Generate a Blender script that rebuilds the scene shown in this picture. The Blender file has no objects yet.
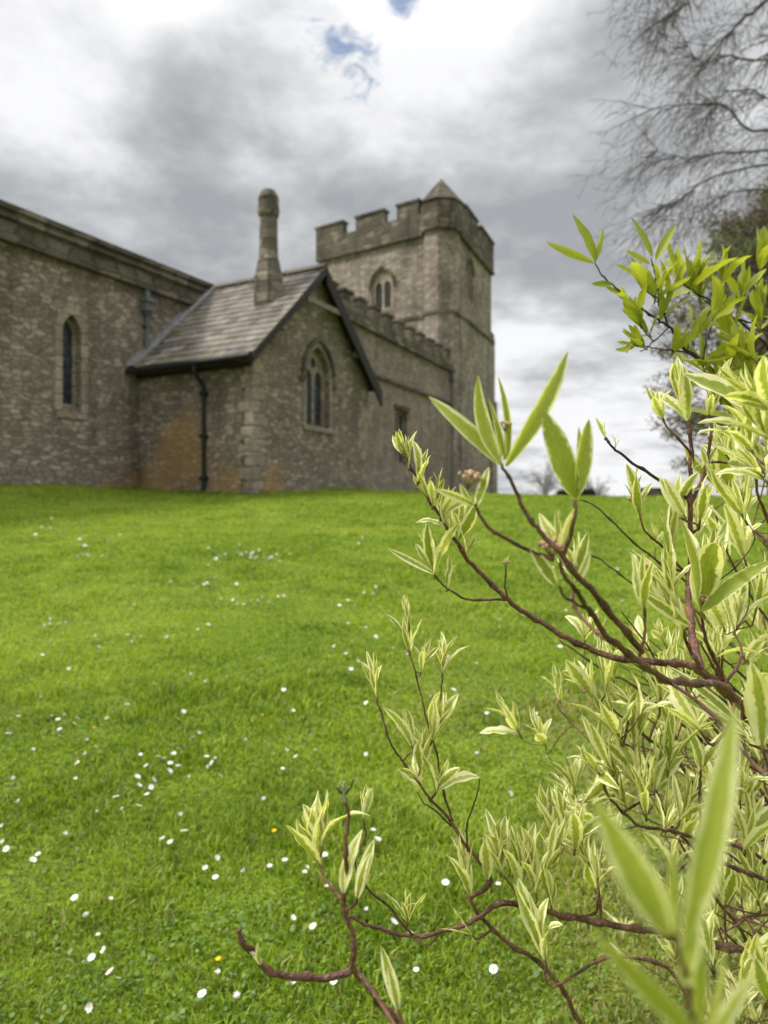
import bpy, math, random
import numpy as np
from mathutils import Vector, Matrix, noise as mnoise
from mathutils.geometry import tessellate_polygon

F = 683.0; ZC = 1.10
R = math.radians
scene = bpy.context.scene
COL = scene.collection
rng = random.Random(7)
nrg = np.random.default_rng(7)

def P(px, py, D):
    """world point seen at that place of the view, D metres in front"""
    return Vector(((px - 384) / F * D, D, ZC - (py - 500) / F * D))

# ------------------------------------------------------------------ terrain
_ky = np.array([-400, -60, -10, 0, 3, 6, 10, 14, 16.5, 20, 28, 40, 52, 70, 120, 400, 2500], float)
_kz = np.array([-3, -2, -.5, 0, .20, .44, .76, 1.04, 1.21, 1.38, 1.52, 1.60, 1.50, .9, -2.5, -12, -30], float)
def _sm(a, b, t):
    t = np.clip((t - a) / (b - a), 0, 1); return t * t * (3 - 2 * t)
def g(x, y):
    x = np.asarray(x, float); y = np.asarray(y, float)
    z = 0
    for o in (-1.2, -.6, 0, .6, 1.2): z = z + np.interp(y + o * (0.4 + np.clip(y, 0, 60) * .05), _ky, _kz)
    z = z / 5
    z = z + .11 * np.clip(-x - 5.6, 0, 6) * _sm(6, 14, y)
    z = z - .36 * _sm(-1, 7, x) * _sm(12, 28, y)
    z = z + .018 * np.sin(x * 1.3 + 1.0) * np.sin(y * .9 + x * .3) * _sm(1, 5, y)
    return z
def gz(x, y): return float(g(x, y))

# ------------------------------------------------------------------ nodes
class NT:
    def __init__(s, tree): s.t = tree; s.t.nodes.clear()
    def n(s, typ, props=None, **inp):
        nd = s.t.nodes.new(typ)
        for k, v in (props or {}).items(): setattr(nd, k, v)
        for k, v in inp.items():
            key = int(k[1:]) if k[0] == '_' and k[1:].isdigit() else k.replace('_', ' ')
            s.set(nd, key, v)
        return nd
    def set(s, nd, key, v):
        sock = nd.inputs[key]
        if isinstance(v, bpy.types.NodeSocket): s.t.links.new(v, sock)
        else: sock.default_value = v
    def math(s, op, a, b=0.0, c=0.0, clamp=False):
        nd = s.t.nodes.new('ShaderNodeMath'); nd.operation = op; nd.use_clamp = clamp
        s.set(nd, 0, a); s.set(nd, 1, b); s.set(nd, 2, c); return nd.outputs[0]
    def vmath(s, op, a, b=(0, 0, 0)):
        nd = s.t.nodes.new('ShaderNodeVectorMath'); nd.operation = op
        s.set(nd, 0, a)
        if op == 'SCALE': s.set(nd, 3, b); return nd.outputs[0]
        s.set(nd, 1, b)
        return nd.outputs[1] if op in ('DOT_PRODUCT', 'LENGTH', 'DISTANCE') else nd.outputs[0]
    def mix(s, f, a, b, mode='MIX'):
        nd = s.t.nodes.new('ShaderNodeMix'); nd.data_type = 'RGBA'; nd.blend_type = mode
        s.set(nd, 0, f)
        for k, v in ((6, a), (7, b)):
            if isinstance(v, tuple) and len(v) == 3: v = v + (1,)
            s.set(nd, k, v)
        return nd.outputs[2]
    def noise(s, vec, scale, detail=4, rough=.55, dist=0.0):
        return s.n('ShaderNodeTexNoise', None, Vector=vec, Scale=scale, Detail=detail, Roughness=rough, Distortion=dist)
    def map(s, v, a, b, c=0.0, d=1.0, smooth=False):
        nd = s.t.nodes.new('ShaderNodeMapRange'); nd.clamp = True
        if smooth: nd.interpolation_type = 'SMOOTHSTEP'
        for i, x in enumerate((v, a, b, c, d)): s.set(nd, i, x)
        return nd.outputs[0]

def mat(name, build):
    m = bpy.data.materials.new(name); m.use_nodes = True
    nt = NT(m.node_tree); sh = build(nt)
    out = nt.n('ShaderNodeOutputMaterial'); nt.t.links.new(sh, out.inputs[0])
    return m
def principled(nt, col, rough=.8, bump=None, bstr=.3, bdist=.02, spec=.3, metal=0):
    nd = nt.n('ShaderNodeBsdfPrincipled')
    if isinstance(col, tuple) and len(col) == 3: col = col + (1,)
    nt.set(nd, 'Base Color', col); nt.set(nd, 'Roughness', rough)
    nt.set(nd, 'Specular IOR Level', spec); nt.set(nd, 'Metallic', metal)
    if bump is not None:
        b = nt.n('ShaderNodeBump', None, Strength=bstr, Distance=bdist, Height=bump)
        nt.t.links.new(b.outputs[0], nd.inputs['Normal'])
    return nd.outputs[0]

def masonry(name, c1, c2, c3, mortar, sx=2.6, sy=6.5, rand=.75, stain=None, stain_amt=0.0, streak=.5):
    def b(nt):
        uv = nt.n('ShaderNodeUVMap').outputs[0]
        pos = nt.n('ShaderNodeNewGeometry').outputs['Position']
        warp = nt.noise(uv, 2.3, 3).outputs['Color']
        w = nt.vmath('SCALE', nt.vmath('SUBTRACT', warp, (.5, .5, .5)), .16)
        v = nt.vmath('MULTIPLY', nt.vmath('ADD', uv, w), (sx, sy, 1))
        vor = nt.n('ShaderNodeTexVoronoi', {'voronoi_dimensions': '2D'}, Vector=v, Scale=1.0, Randomness=rand)
        edge = nt.n('ShaderNodeTexVoronoi', {'voronoi_dimensions': '2D', 'feature': 'DISTANCE_TO_EDGE'}, Vector=v, Scale=1.0, Randomness=rand)
        sep = nt.n('ShaderNodeSeparateColor', None, Color=vor.outputs['Color'])
        col = nt.mix(nt.map(sep.outputs[0], .1, .9), c1, c2)
        col = nt.mix(nt.map(sep.outputs[1], .72, .80), col, c3)
        fine = nt.noise(pos, 9, 5, .65).outputs[0]
        col = nt.mix(nt.map(fine, .3, .75), nt.mix(1.0, col, (.62, .62, .6), 'MULTIPLY'), nt.mix(1.0, col, (1.25, 1.22, 1.15), 'MULTIPLY'))
        mf = nt.map(edge.outputs[0], .02, .11)
        col = nt.mix(mf, mortar, col)
        big = nt.noise(pos, .45, 5, .6).outputs[0]
        col = nt.mix(nt.map(big, .42, .68, 0, streak), col, nt.mix(1.0, col, (.42, .40, .37), 'MULTIPLY'))
        sv = nt.vmath('MULTIPLY', pos, (1.6, 1.6, .22))
        st = nt.noise(sv, 1.0, 5, .6).outputs[0]
        col = nt.mix(nt.map(st, .5, .72, 0, .6), col, nt.mix(1.0, col, (.40, .40, .35), 'MULTIPLY'))
        if stain:
            bl = nt.noise(pos, .9, 4, .55).outputs[0]
            tot = None
            for (c, rad) in stain_amt:
                d = nt.vmath('LENGTH', nt.vmath('MULTIPLY', nt.vmath('SUBTRACT', pos, tuple(c)), (1, 1, 1)))
                f = nt.map(nt.math('ADD', nt.math('DIVIDE', d, rad), nt.math('MULTIPLY', nt.math('SUBTRACT', bl, .5), 1.2)), .5, 1.1, 1.0, 0)
                tot = f if tot is None else nt.math('MAXIMUM', tot, f)
            col = nt.mix(tot, col, nt.mix(.5, col, stain))
        h = nt.math('ADD', nt.math('MULTIPLY', mf, .7), nt.math('MULTIPLY', fine, .8))
        return principled(nt, col, .92, h, .9, .03, .15)
    return mat(name, b)

def plain(name, col, rough=.8, var=.35, scale=8, spec=.3, metal=0, bstr=.3, bdist=.01):
    def b(nt):
        pos = nt.n('ShaderNodeNewGeometry').outputs['Position']
        f = nt.noise(pos, scale, 5, .65).outputs[0]
        lo = tuple(c * (1 - var) for c in col); hi = tuple(min(1, c * (1 + var)) for c in col)
        return principled(nt, nt.mix(nt.map(f, .3, .7), lo, hi), rough, f, bstr, bdist, spec, metal)
    return mat(name, b)

M = {}
Cc = Vector((-3.165, 16.5, 0))                 # near corner of the vestry
u = Vector((.4756, .8796, 0)); nn = Vector((.8796, -.4756, 0))
def V(t, s, z): return Cc + u * t - nn * s + Vector((0, 0, ZC + z))
stains = [(V(-.1, 2.3, 1.1), 1.15), (V(-.1, 3.4, .3), .9), (V(-.1, .75, .1), 1.0), (V(.6, -.1, .05), .95), (V(-1.0, 4.0, .2), .45)]
M['rubble'] = masonry('rubble_stone', (.24, .196, .168), (.35, .294, .25), (.44, .38, .325), (.18, .148, .128), 3.9, 9.0, .95, stain=(.40, .235, .065), stain_amt=stains)
M['rubble_nave'] = masonry('rubble_stone_nave', (.25, .208, .18), (.34, .285, .25), (.44, .33, .285), (.25, .21, .182), 3.2, 7.5)
M['rubble_tower'] = masonry('tower_stone', (.25, .212, .182), (.36, .312, .27), (.44, .385, .33), (.24, .205, .175), 2.6, 5.6, .6, streak=.75)
M['ashlar'] = masonry('dressed_stone', (.31, .262, .22), (.39, .335, .28), (.43, .375, .32), (.26, .22, .185), 1.2, 3.0, .4, streak=.4)
M['ashlar_pale'] = masonry('pale_dressed_stone', (.40, .345, .27), (.47, .41, .33), (.5, .45, .37), (.33, .28, .22), 1.6, 2.6, .4, streak=.3)
M['dark_stone'] = masonry('weathered_stone', (.12, .104, .085), (.18, .16, .13), (.25, .22, .185), (.10, .088, .072), 1.5, 3.0, .5, streak=.7)
M['chimney_stone'] = masonry('chimney_stone', (.15, .13, .11), (.24, .21, .175), (.30, .27, .22), (.14, .12, .10), 2.0, 3.4, .4)
M['lead'] = plain('lead', (.13, .13, .132), .5, .3, 6)
M['lead_pale'] = plain('lead_flashing', (.22, .22, .222), .6, .4, 6)
M['iron'] = plain('cast_iron', (.018, .018, .02), .45, .4, 12)
M['timber'] = plain('dark_timber', (.02, .016, .013), .6, .4, 10)
M['timber_pale'] = plain('weathered_timber', (.20, .17, .135), .75, .3, 10)
M['louvre'] = plain('louvre_slate', (.045, .04, .036), .8, .3, 10)
def _glass(nt):
    uv = nt.n('ShaderNodeUVMap').outputs[0]
    br = nt.n('ShaderNodeTexBrick', {'offset': 0.0}, Vector=uv, Scale=1.0, Color1=(.02, .026, .035, 1), Color2=(.045, .055, .065, 1), Mortar=(.02, .02, .02, 1), Mortar_Size=.008, Brick_Width=.11, Row_Height=.16)
    nz = nt.noise(uv, 5, 2).outputs[0]
    return principled(nt, br.outputs[0], nt.map(nz, .3, .7, .12, .35), nz, .25, .02, .5)
M['glass'] = mat('leaded_glass', _glass)
def _slate(nt):
    uv = nt.n('ShaderNodeUVMap').outputs[0]
    pos = nt.n('ShaderNodeNewGeometry').outputs['Position']
    at = nt.n('ShaderNodeAttribute', {'attribute_name': 'rnd'}).outputs['Fac']
    col = nt.mix(at, (.078, .064, .053), (.245, .212, .182))
    f = nt.noise(pos, 7, 5, .7).outputs[0]
    col = nt.mix(nt.map(f, .35, .7), nt.mix(1, col, (.55, .55, .55), 'MULTIPLY'), nt.mix(1, col, (1.35, 1.35, 1.3), 'MULTIPLY'))
    moss = nt.noise(pos, 1.3, 5, .7).outputs[0]
    col = nt.mix(nt.map(moss, .50, .62, 0, .8), col, (.10, .095, .04))
    return principled(nt, col, nt.map(f, .3, .7, .6, .85), f, .8, .02, .35)
M['slate'] = mat('roof_slate', _slate)

# ------------------------------------------------------------------ mesh builder
class MB:
    def __init__(s): s.v = []; s.f = []; s.uv = []; s.r = []; s.mi = []
    def face(s, pts, uvs=None, r=0.0, mi=0):
        i = len(s.v); s.v.extend([tuple(p) for p in pts]); s.f.append(tuple(range(i, i + len(pts))))
        s.uv.extend(uvs if uvs else [(p[0] + p[1], p[2]) for p in pts]); s.r.append(r); s.mi.append(mi)
    def slab(s, poly, O, a, out, back, holes=(), n=None, r=0.0, mi=0):
        """poly in (along a, z); front face out metres in front of the wall line, back face `back` metres behind"""
        a = Vector(a).normalized(); n = n or Vector((a.y, -a.x, 0)).normalized()
        O = Vector(O)
        def W(p, d): return O + a * p[0] + Vector((0, 0, p[1])) + n * d
        loops = [list(poly)] + [list(h) for h in holes]
        flat = [p for l in loops for p in l]
        tris = tessellate_polygon([[Vector((p[0], p[1], 0)) for p in l] for l in loops])
        for t in tris:
            q = [flat[i] for i in t]
            ar = (q[1][0]-q[0][0])*(q[2][1]-q[0][1]) - (q[1][1]-q[0][1])*(q[2][0]-q[0][0])
            if abs(ar) < 1e-9: continue
            if ar < 0: q = q[::-1]
            s.face([W(p, out) for p in q], [tuple(p) for p in q], r, mi)
            s.face([W(p, -back) for p in q[::-1]], [tuple(p) for p in q[::-1]], r, mi)
        for li, l in enumerate(loops):
            ar = sum(l[i][0]*l[(i+1) % len(l)][1] - l[(i+1) % len(l)][0]*l[i][1] for i in range(len(l)))
            if (ar < 0) != (li > 0): l = l[::-1]
            acc = 0
            for i in range(len(l)):
                p, q = l[i], l[(i+1) % len(l)]
                d = math.hypot(q[0]-p[0], q[1]-p[1])
                if abs(q[1]-p[1]) > abs(q[0]-p[0]): uvs = [(p[0]+out+back, p[1]), (q[0]+out+back, q[1]), (q[0], q[1]), (p[0], p[1])]
                else: uvs = [(p[0], p[1]+out+back), (q[0], q[1]+out+back), (q[0], q[1]), (p[0], p[1])]
                s.face([W(p, -back), W(q, -back), W(q, out), W(p, out)], uvs, r, mi)
        return s
    def box(s, O, a, x0, x1, z0, z1, out, back, r=0.0, mi=0):
        return s.slab([(x0, z0), (x1, z0), (x1, z1), (x0, z1)], O, a, out, back, r=r, mi=mi)
    def prism(s, base, z0, z1, top=None, cap=True):
        """base: list of xy points (ccw); top: other list of xy points"""
        top = top or base; k = len(base)
        acc = 0
        for i in range(k):
            j = (i+1) % k
            d = math.hypot(base[j][0]-base[i][0], base[j][1]-base[i][1])
            s.face([(base[i][0], base[i][1], z0), (base[j][0], base[j][1], z0), (top[j][0], top[j][1], z1), (top[i][0], top[i][1], z1)],
                   [(acc, z0), (acc+d, z0), (acc+d, z1), (acc, z1)])
            acc += d
        if cap:
            s.face([(p[0], p[1], z1) for p in top]); s.face([(p[0], p[1], z0) for p in base[::-1]])
        return s
    def tube(s, pts, rad, sides=8, cap=True, r=0.0, mi=0, ang0=0.0):
        n = len(pts); pts = [Vector(p) for p in pts]
        rad = list(rad) if hasattr(rad, '__len__') else [rad]*n
        i0 = len(s.v); up = Vector((.13, .31, .94)); prevx = None; acc = 0
        for i, p in enumerate(pts):
            d = (pts[min(i+1, n-1)] - pts[max(i-1, 0)])
            if d.length < 1e-9: d = Vector((0, 0, 1))
            d.normalize()
            x = (prevx - d*prevx.dot(d)) if prevx else d.cross(up)
            if x.length < 1e-6: x = d.orthogonal()
            x.normalize(); y = d.cross(x); prevx = x
            for k in range(sides):
                a = 2*math.pi*k/sides + ang0
                s.v.append(tuple(p + (x*math.cos(a) + y*math.sin(a))*rad[i]))
        for i in range(n-1):
            L = (pts[i+1]-pts[i]).length
            for k in range(sides):
                k2 = (k+1) % sides; b = i0+i*sides
                s.f.append((b+k, b+k2, b+sides+k2, b+sides+k)); s.r.append(r); s.mi.append(mi)
                a0, a1 = k/sides, (k+1)/sides
                s.uv.extend([(a0, acc), (a1, acc), (a1, acc+L), (a0, acc+L)])
            acc += L
        if cap:
            for fl in (tuple(i0+k for k in range(sides))[::-1], tuple(i0+(n-1)*sides+k for k in range(sides))):
                s.f.append(fl); s.r.append(r); s.mi.append(mi); s.uv.extend([(0, 0)]*sides)
        return s
    def build(s, name, m, parent=None, smooth=False, origin=None):
        me = bpy.data.meshes.new(name)
        o = bpy.data.objects.new(name, me)
        v = s.v
        off = Vector((0, 0, 0))
        if origin is not None: off = Vector(origin)
        elif parent is not None: off = Vector(parent.get('_w', (0, 0, 0)))
        if off.length: v = [(p[0]-off[0], p[1]-off[1], p[2]-off[2]) for p in v]
        me.from_pydata(v, [], s.f)
        uvl = me.uv_layers.new(name='UVMap'); uvl.data.foreach_set('uv', np.array(s.uv, 'f').ravel())
        at = me.attributes.new('rnd', 'FLOAT', 'FACE'); at.data.foreach_set('value', np.array(s.r, 'f'))
        for mm in (m if isinstance(m, (list, tuple)) else [m]): me.materials.append(mm)
        me.polygons.foreach_set('material_index', s.mi)
        if smooth: me.polygons.foreach_set('use_smooth', [True]*len(s.f))
        me.update()
        COL.objects.link(o)
        if parent is not None:
            o.parent = parent
            o['_w'] = tuple(off)
        else: o.location = off; o['_w'] = tuple(off)
        return o

def thing(name, label, cat, loc, group=None):
    o = bpy.data.objects.new(name, None); COL.objects.link(o); o.location = loc; o['_w'] = tuple(loc)
    o.empty_display_size = .1
    return tag(o, label, cat, group)
def tag(o, label=None, cat=None, group=None, kind=None):
    if label: o['label'] = label
    if cat: o['category'] = cat
    if group: o['group'] = group
    if kind: o['kind'] = kind
    return o
def fromarrays(name, verts, faces_flat, loop_counts, m, attrs=None, uv=None):
    me = bpy.data.meshes.new(name)
    me.vertices.add(len(verts)); me.vertices.foreach_set('co', np.asarray(verts, 'f').ravel())
    me.loops.add(len(faces_flat)); me.loops.foreach_set('vertex_index', np.asarray(faces_flat, 'i'))
    me.polygons.add(len(loop_counts))
    st = np.concatenate([[0], np.cumsum(loop_counts)[:-1]]).astype('i')
    me.polygons.foreach_set('loop_start', st)
    for k, (dom, val) in (attrs or {}).items():
        a = me.attributes.new(k, 'FLOAT', dom); a.data.foreach_set('value', np.asarray(val, 'f'))
    for mm in (m if isinstance(m, (list, tuple)) else [m]): me.materials.append(mm)
    me.update(calc_edges=True)
    if uv is not None:
        l = me.uv_layers.new(name='UVMap'); l.data.foreach_set('uv', np.asarray(uv, 'f').ravel())
    o = bpy.data.objects.new(name, me); COL.objects.link(o); return o

# ------------------------------------------------------------------ camera
cd = bpy.data.cameras.new('camera'); cam = bpy.data.objects.new('camera', cd); COL.objects.link(cam)
cd.sensor_fit = 'VERTICAL'; cd.sensor_height = 36; cd.sensor_width = 27; cd.lens = 24.01
cd.shift_y = -12/1024; cam.location = (0, 0, ZC); cam.rotation_euler = (R(90), 0, 0)
cd.clip_start = .02; cd.clip_end = 6000
cd.dof.use_dof = True; cd.dof.focus_distance = .68; cd.dof.aperture_fstop = 6.5
scene.camera = cam
scene.view_settings.view_transform = 'Standard'; scene.view_settings.look = 'None'
scene.view_settings.exposure = 0.18; scene.view_settings.gamma = 1; scene.view_settings.use_curve_mapping = False

# ------------------------------------------------------------------ light
SUN_EL, SUN_AZ = 48, -92           # azimuth from +Y towards +X
sl = bpy.data.lights.new('sun', 'SUN'); sun = bpy.data.objects.new('sun', sl); COL.objects.link(sun)
sl.energy = 3.5; sl.angle = R(9); sl.color = (1, .955, .88)
sd = Vector((math.sin(R(SUN_AZ))*math.cos(R(SUN_EL)), math.cos(R(SUN_AZ))*math.cos(R(SUN_EL)), math.sin(R(SUN_EL))))
sun.rotation_euler = sd.to_track_quat('Z', 'Y').to_euler(); sun.location = (0, 0, 30)
w = bpy.data.worlds.new('World'); scene.world = w; w.use_nodes = True
nt = NT(w.node_tree)
dirv = nt.n('ShaderNodeTexCoord').outputs['Generated']
dirv = nt.vmath('NORMALIZE', dirv)
sky = nt.n('ShaderNodeTexSky', {'sky_type': 'NISHITA', 'sun_disc': False, 'sun_elevation': R(SUN_EL), 'sun_rotation': R(SUN_AZ)}).outputs[0]
sep = nt.n('ShaderNodeSeparateXYZ', None, Vector=dirv)
zz = nt.math('MAXIMUM', sep.outputs[2], 0.0)
# cloud deck: a plane of cloud overhead seen in perspective
cp = nt.vmath('SCALE', dirv, nt.math('DIVIDE', 1.0, nt.math('ADD', zz, .22)))
n1 = nt.noise(nt.vmath('ADD', cp, (3.1, 1.7, 0)), 1.25, 9, .56, .12).outputs[0]
n2 = nt.noise(nt.vmath('ADD', cp, (9.3, 4.2, 2)), 4.0, 9, .58, .12).outputs[0]
n3 = nt.noise(nt.vmath('ADD', cp, (1.3, 8.2, 5)), .62, 3, .5).outputs[0]
def dirp(px, py): return (P(px, py, 1.0) - Vector((0, 0, ZC))).normalized()
def lobe(px, py, r0, r1, amt):
    d = nt.math('SUBTRACT', 1.0, nt.vmath('DOT_PRODUCT', dirv, tuple(dirp(px, py))))
    return nt.map(d, (r0/F)**2/2, (r1/F)**2/2, amt, 0.0, True)
dens = nt.math('ADD', nt.math('MULTIPLY', n1, .50), nt.math('MULTIPLY', n2, .52))
for (px, py, r0, r1, amt) in ((60, 170, 20, 190, -.10), (330, 185, 30, 210, -.11), (590, 150, 20, 190, -.10), (500, 215, 10, 120, -.05), (120, 235, 10, 140, -.05), (150, 60, 10, 170, .10), (440, 70, 10, 170, .10), (500, 330, 20, 120, .05), (590, 430, 10, 110, .06), (420, 30, 10, 120, .05), (620, 330, 10, 90, -.03), (20, 20, 0, 120, .03), (300, 245, 5, 60, .05)):
    dens = nt.math('ADD', dens, lobe(px, py, r0, r1, amt))
f = nt.map(dens, .345, .605, 0, 1)
cr = nt.n('ShaderNodeValToRGB', None, Fac=f)
e = cr.color_ramp.elements
e[0].position = 0; e[0].color = (.36, .375, .395, 1)
e[1].position = 1; e[1].color = (.88, .885, .90, 1)
for p_, c_ in ((.35, (.49, .505, .52, 1)), (.62, (.66, .675, .69, 1)), (.82, (.80, .805, .82, 1))):
    x = e.new(p_); x.color = c_
cloud = nt.vmath('SCALE', cr.outputs[0], 9.6)
boost = nt.map(sep.outputs[2], .52, .95, 1.0, 3.3, True)  # clouds overhead, mostly out of view, brightened as added fill light
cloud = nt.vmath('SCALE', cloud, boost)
hole = nt.math('ADD', nt.math('ADD', lobe(358, 68, 0, 44, .50), lobe(312, 20, 0, 44, .36)), lobe(402, -4, 0, 28, .66))
hole = nt.math('ADD', hole, nt.map(nt.noise(cp, 2.2, 5, .6).outputs[0], .72, .82, 0, .5))
hn = nt.noise(nt.vmath('ADD', cp, (5.3, 2.2, 7)), 17, 7, .66, 1.2).outputs[0]
hole = nt.map(nt.math('SUBTRACT', hole, nt.math('MULTIPLY', hn, 1.2)), -.24, .14, 0, .85, True)
blue = nt.vmath('ADD', nt.vmath('SCALE', sky, 1.0), (.5, .8, 1.3))
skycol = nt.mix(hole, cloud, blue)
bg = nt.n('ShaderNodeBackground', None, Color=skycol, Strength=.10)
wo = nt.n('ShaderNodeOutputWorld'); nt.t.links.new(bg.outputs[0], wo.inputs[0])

# ------------------------------------------------------------------ ground
def _lawn(nt):
    pos = nt.n('ShaderNodeNewGeometry').outputs['Position']
    a = nt.noise(pos, .55, 4, .6).outputs[0]; b_ = nt.noise(pos, 3.2, 5, .65).outputs[0]; c = nt.noise(pos, 34, 3, .7).outputs[0]
    col = nt.mix(nt.map(a, .35, .65), (.11, .17, .016), (.19, .25, .03))
    col = nt.mix(nt.map(b_, .45, .7, 0, .6), col, (.075, .12, .014))
    col = nt.mix(nt.map(c, .4, .75, 0, .55), col, (.04, .075, .012))
    dist = nt.n('ShaderNodeSeparateXYZ', None, Vector=pos).outputs[1]
    return principled(nt, col, .95, nt.math('ADD', b_, c), .5, .03, .05)
M['lawn'] = mat('lawn', _lawn)
def ground():
    ys = np.concatenate([-np.geomspace(3000, 6, 20), np.arange(-5, 0, .5), np.arange(0, 8, .12), np.arange(8, 60, .5), np.geomspace(60, 4000, 50)])
    xs = np.concatenate([-np.geomspace(3000, 22, 26), np.arange(-21, -4, .5), np.arange(-4, 4, .12), np.arange(4, 21, .5), np.geomspace(22, 3000, 26)])
    X, Y = np.meshgrid(xs, ys); Z = g(X, Y)
    v = np.stack([X, Y, Z], -1).reshape(-1, 3); nx, ny = len(xs), len(ys)
    i = np.arange(nx*ny).reshape(ny, nx)
    q = np.stack([i[:-1, :-1], i[:-1, 1:], i[1:, 1:], i[1:, :-1]], -1).reshape(-1)
    o = fromarrays('ground', v, q, np.full((nx-1)*(ny-1), 4), M['lawn'])
    o.data.polygons.foreach_set('use_smooth', [True]*len(o.data.polygons))
    tag(o, kind='structure')
ground()

def _blade(c0, c1, c2, trans):
    def b(nt):
        r = nt.n('ShaderNodeAttribute', {'attribute_name': 'rnd'}).outputs['Fac']
        pos = nt.n('ShaderNodeNewGeometry').outputs['Position']
        a = nt.noise(pos, .7, 4, .6).outputs[0]
        a2 = nt.noise(pos, 3.0, 4, .6).outputs[0]
        col = nt.mix(nt.map(r, 0, .8), c0, c1)
        col = nt.mix(nt.map(r, .93, .96), col, (.40, .34, .17))
        col = nt.mix(nt.map(a, .45, .65, 0, .7), col, nt.mix(.5, c2, col))
        col = nt.mix(nt.map(a2, .46, .66, 0, .65), col, nt.mix(1, col, (.50, .60, .55), 'MULTIPLY'))
        a3 = nt.noise(pos, .28, 3, .5).outputs[0]
        col = nt.mix(nt.map(a3, .40, .60, .55, 0), col, nt.mix(1, col, (.74, .86, .62), 'MULTIPLY'))
        p = principled(nt, col, .5, None, spec=.25)
        t = nt.n('ShaderNodeBsdfTranslucent', None, Color=nt.mix(1, col, (1.3, 1.35, .7), 'MULTIPLY'))
        mx = nt.n('ShaderNodeMixShader', None, _0=trans); nt.t.links.new(p, mx.inputs[1]); nt.t.links.new(t.outputs[0], mx.inputs[2])
        return mx.outputs[0]
    return b
M['blade'] = mat('grass_blade', _blade((.105, .17, .016), (.36, .46, .046), (.58, .61, .12), .4))
M['weed'] = mat('clover_leaf', _blade((.09, .16, .03), (.20, .28, .07), (.18, .25, .06), .25))
def vnoise(x, y, s, seed=0):
    """cheap smooth value noise for arrays"""
    x = x*s + seed*17.3; y = y*s + seed*7.1
    xi = np.floor(x).astype(int); yi = np.floor(y).astype(int); fx = x-xi; fy = y-yi
    fx = fx*fx*(3-2*fx); fy = fy*fy*(3-2*fy)
    def h(a, b): 
        n_ = (a*374761393 + b*668265263 + seed*1013) & 0x7fffffff
        n_ = ((n_ ^ (n_ >> 13))*1274126177) & 0x7fffffff
        return (n_ % 10007)/10007.
    return (h(xi, yi)*(1-fx)+h(xi+1, yi)*fx)*(1-fy) + (h(xi, yi+1)*(1-fx)+h(xi+1, yi+1)*fx)*fy
def outside_church(x, y):
    # in front of the church walls
    s_ = (x - Cc.x)*nn.x + (y - Cc.y)*nn.y; t_ = (x - Cc.x)*u.x + (y - Cc.y)*u.y
    return ~(((s_ < .05) & (t_ > -.02) & (t_ < 5.65)) | (s_ < -3.87))
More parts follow.
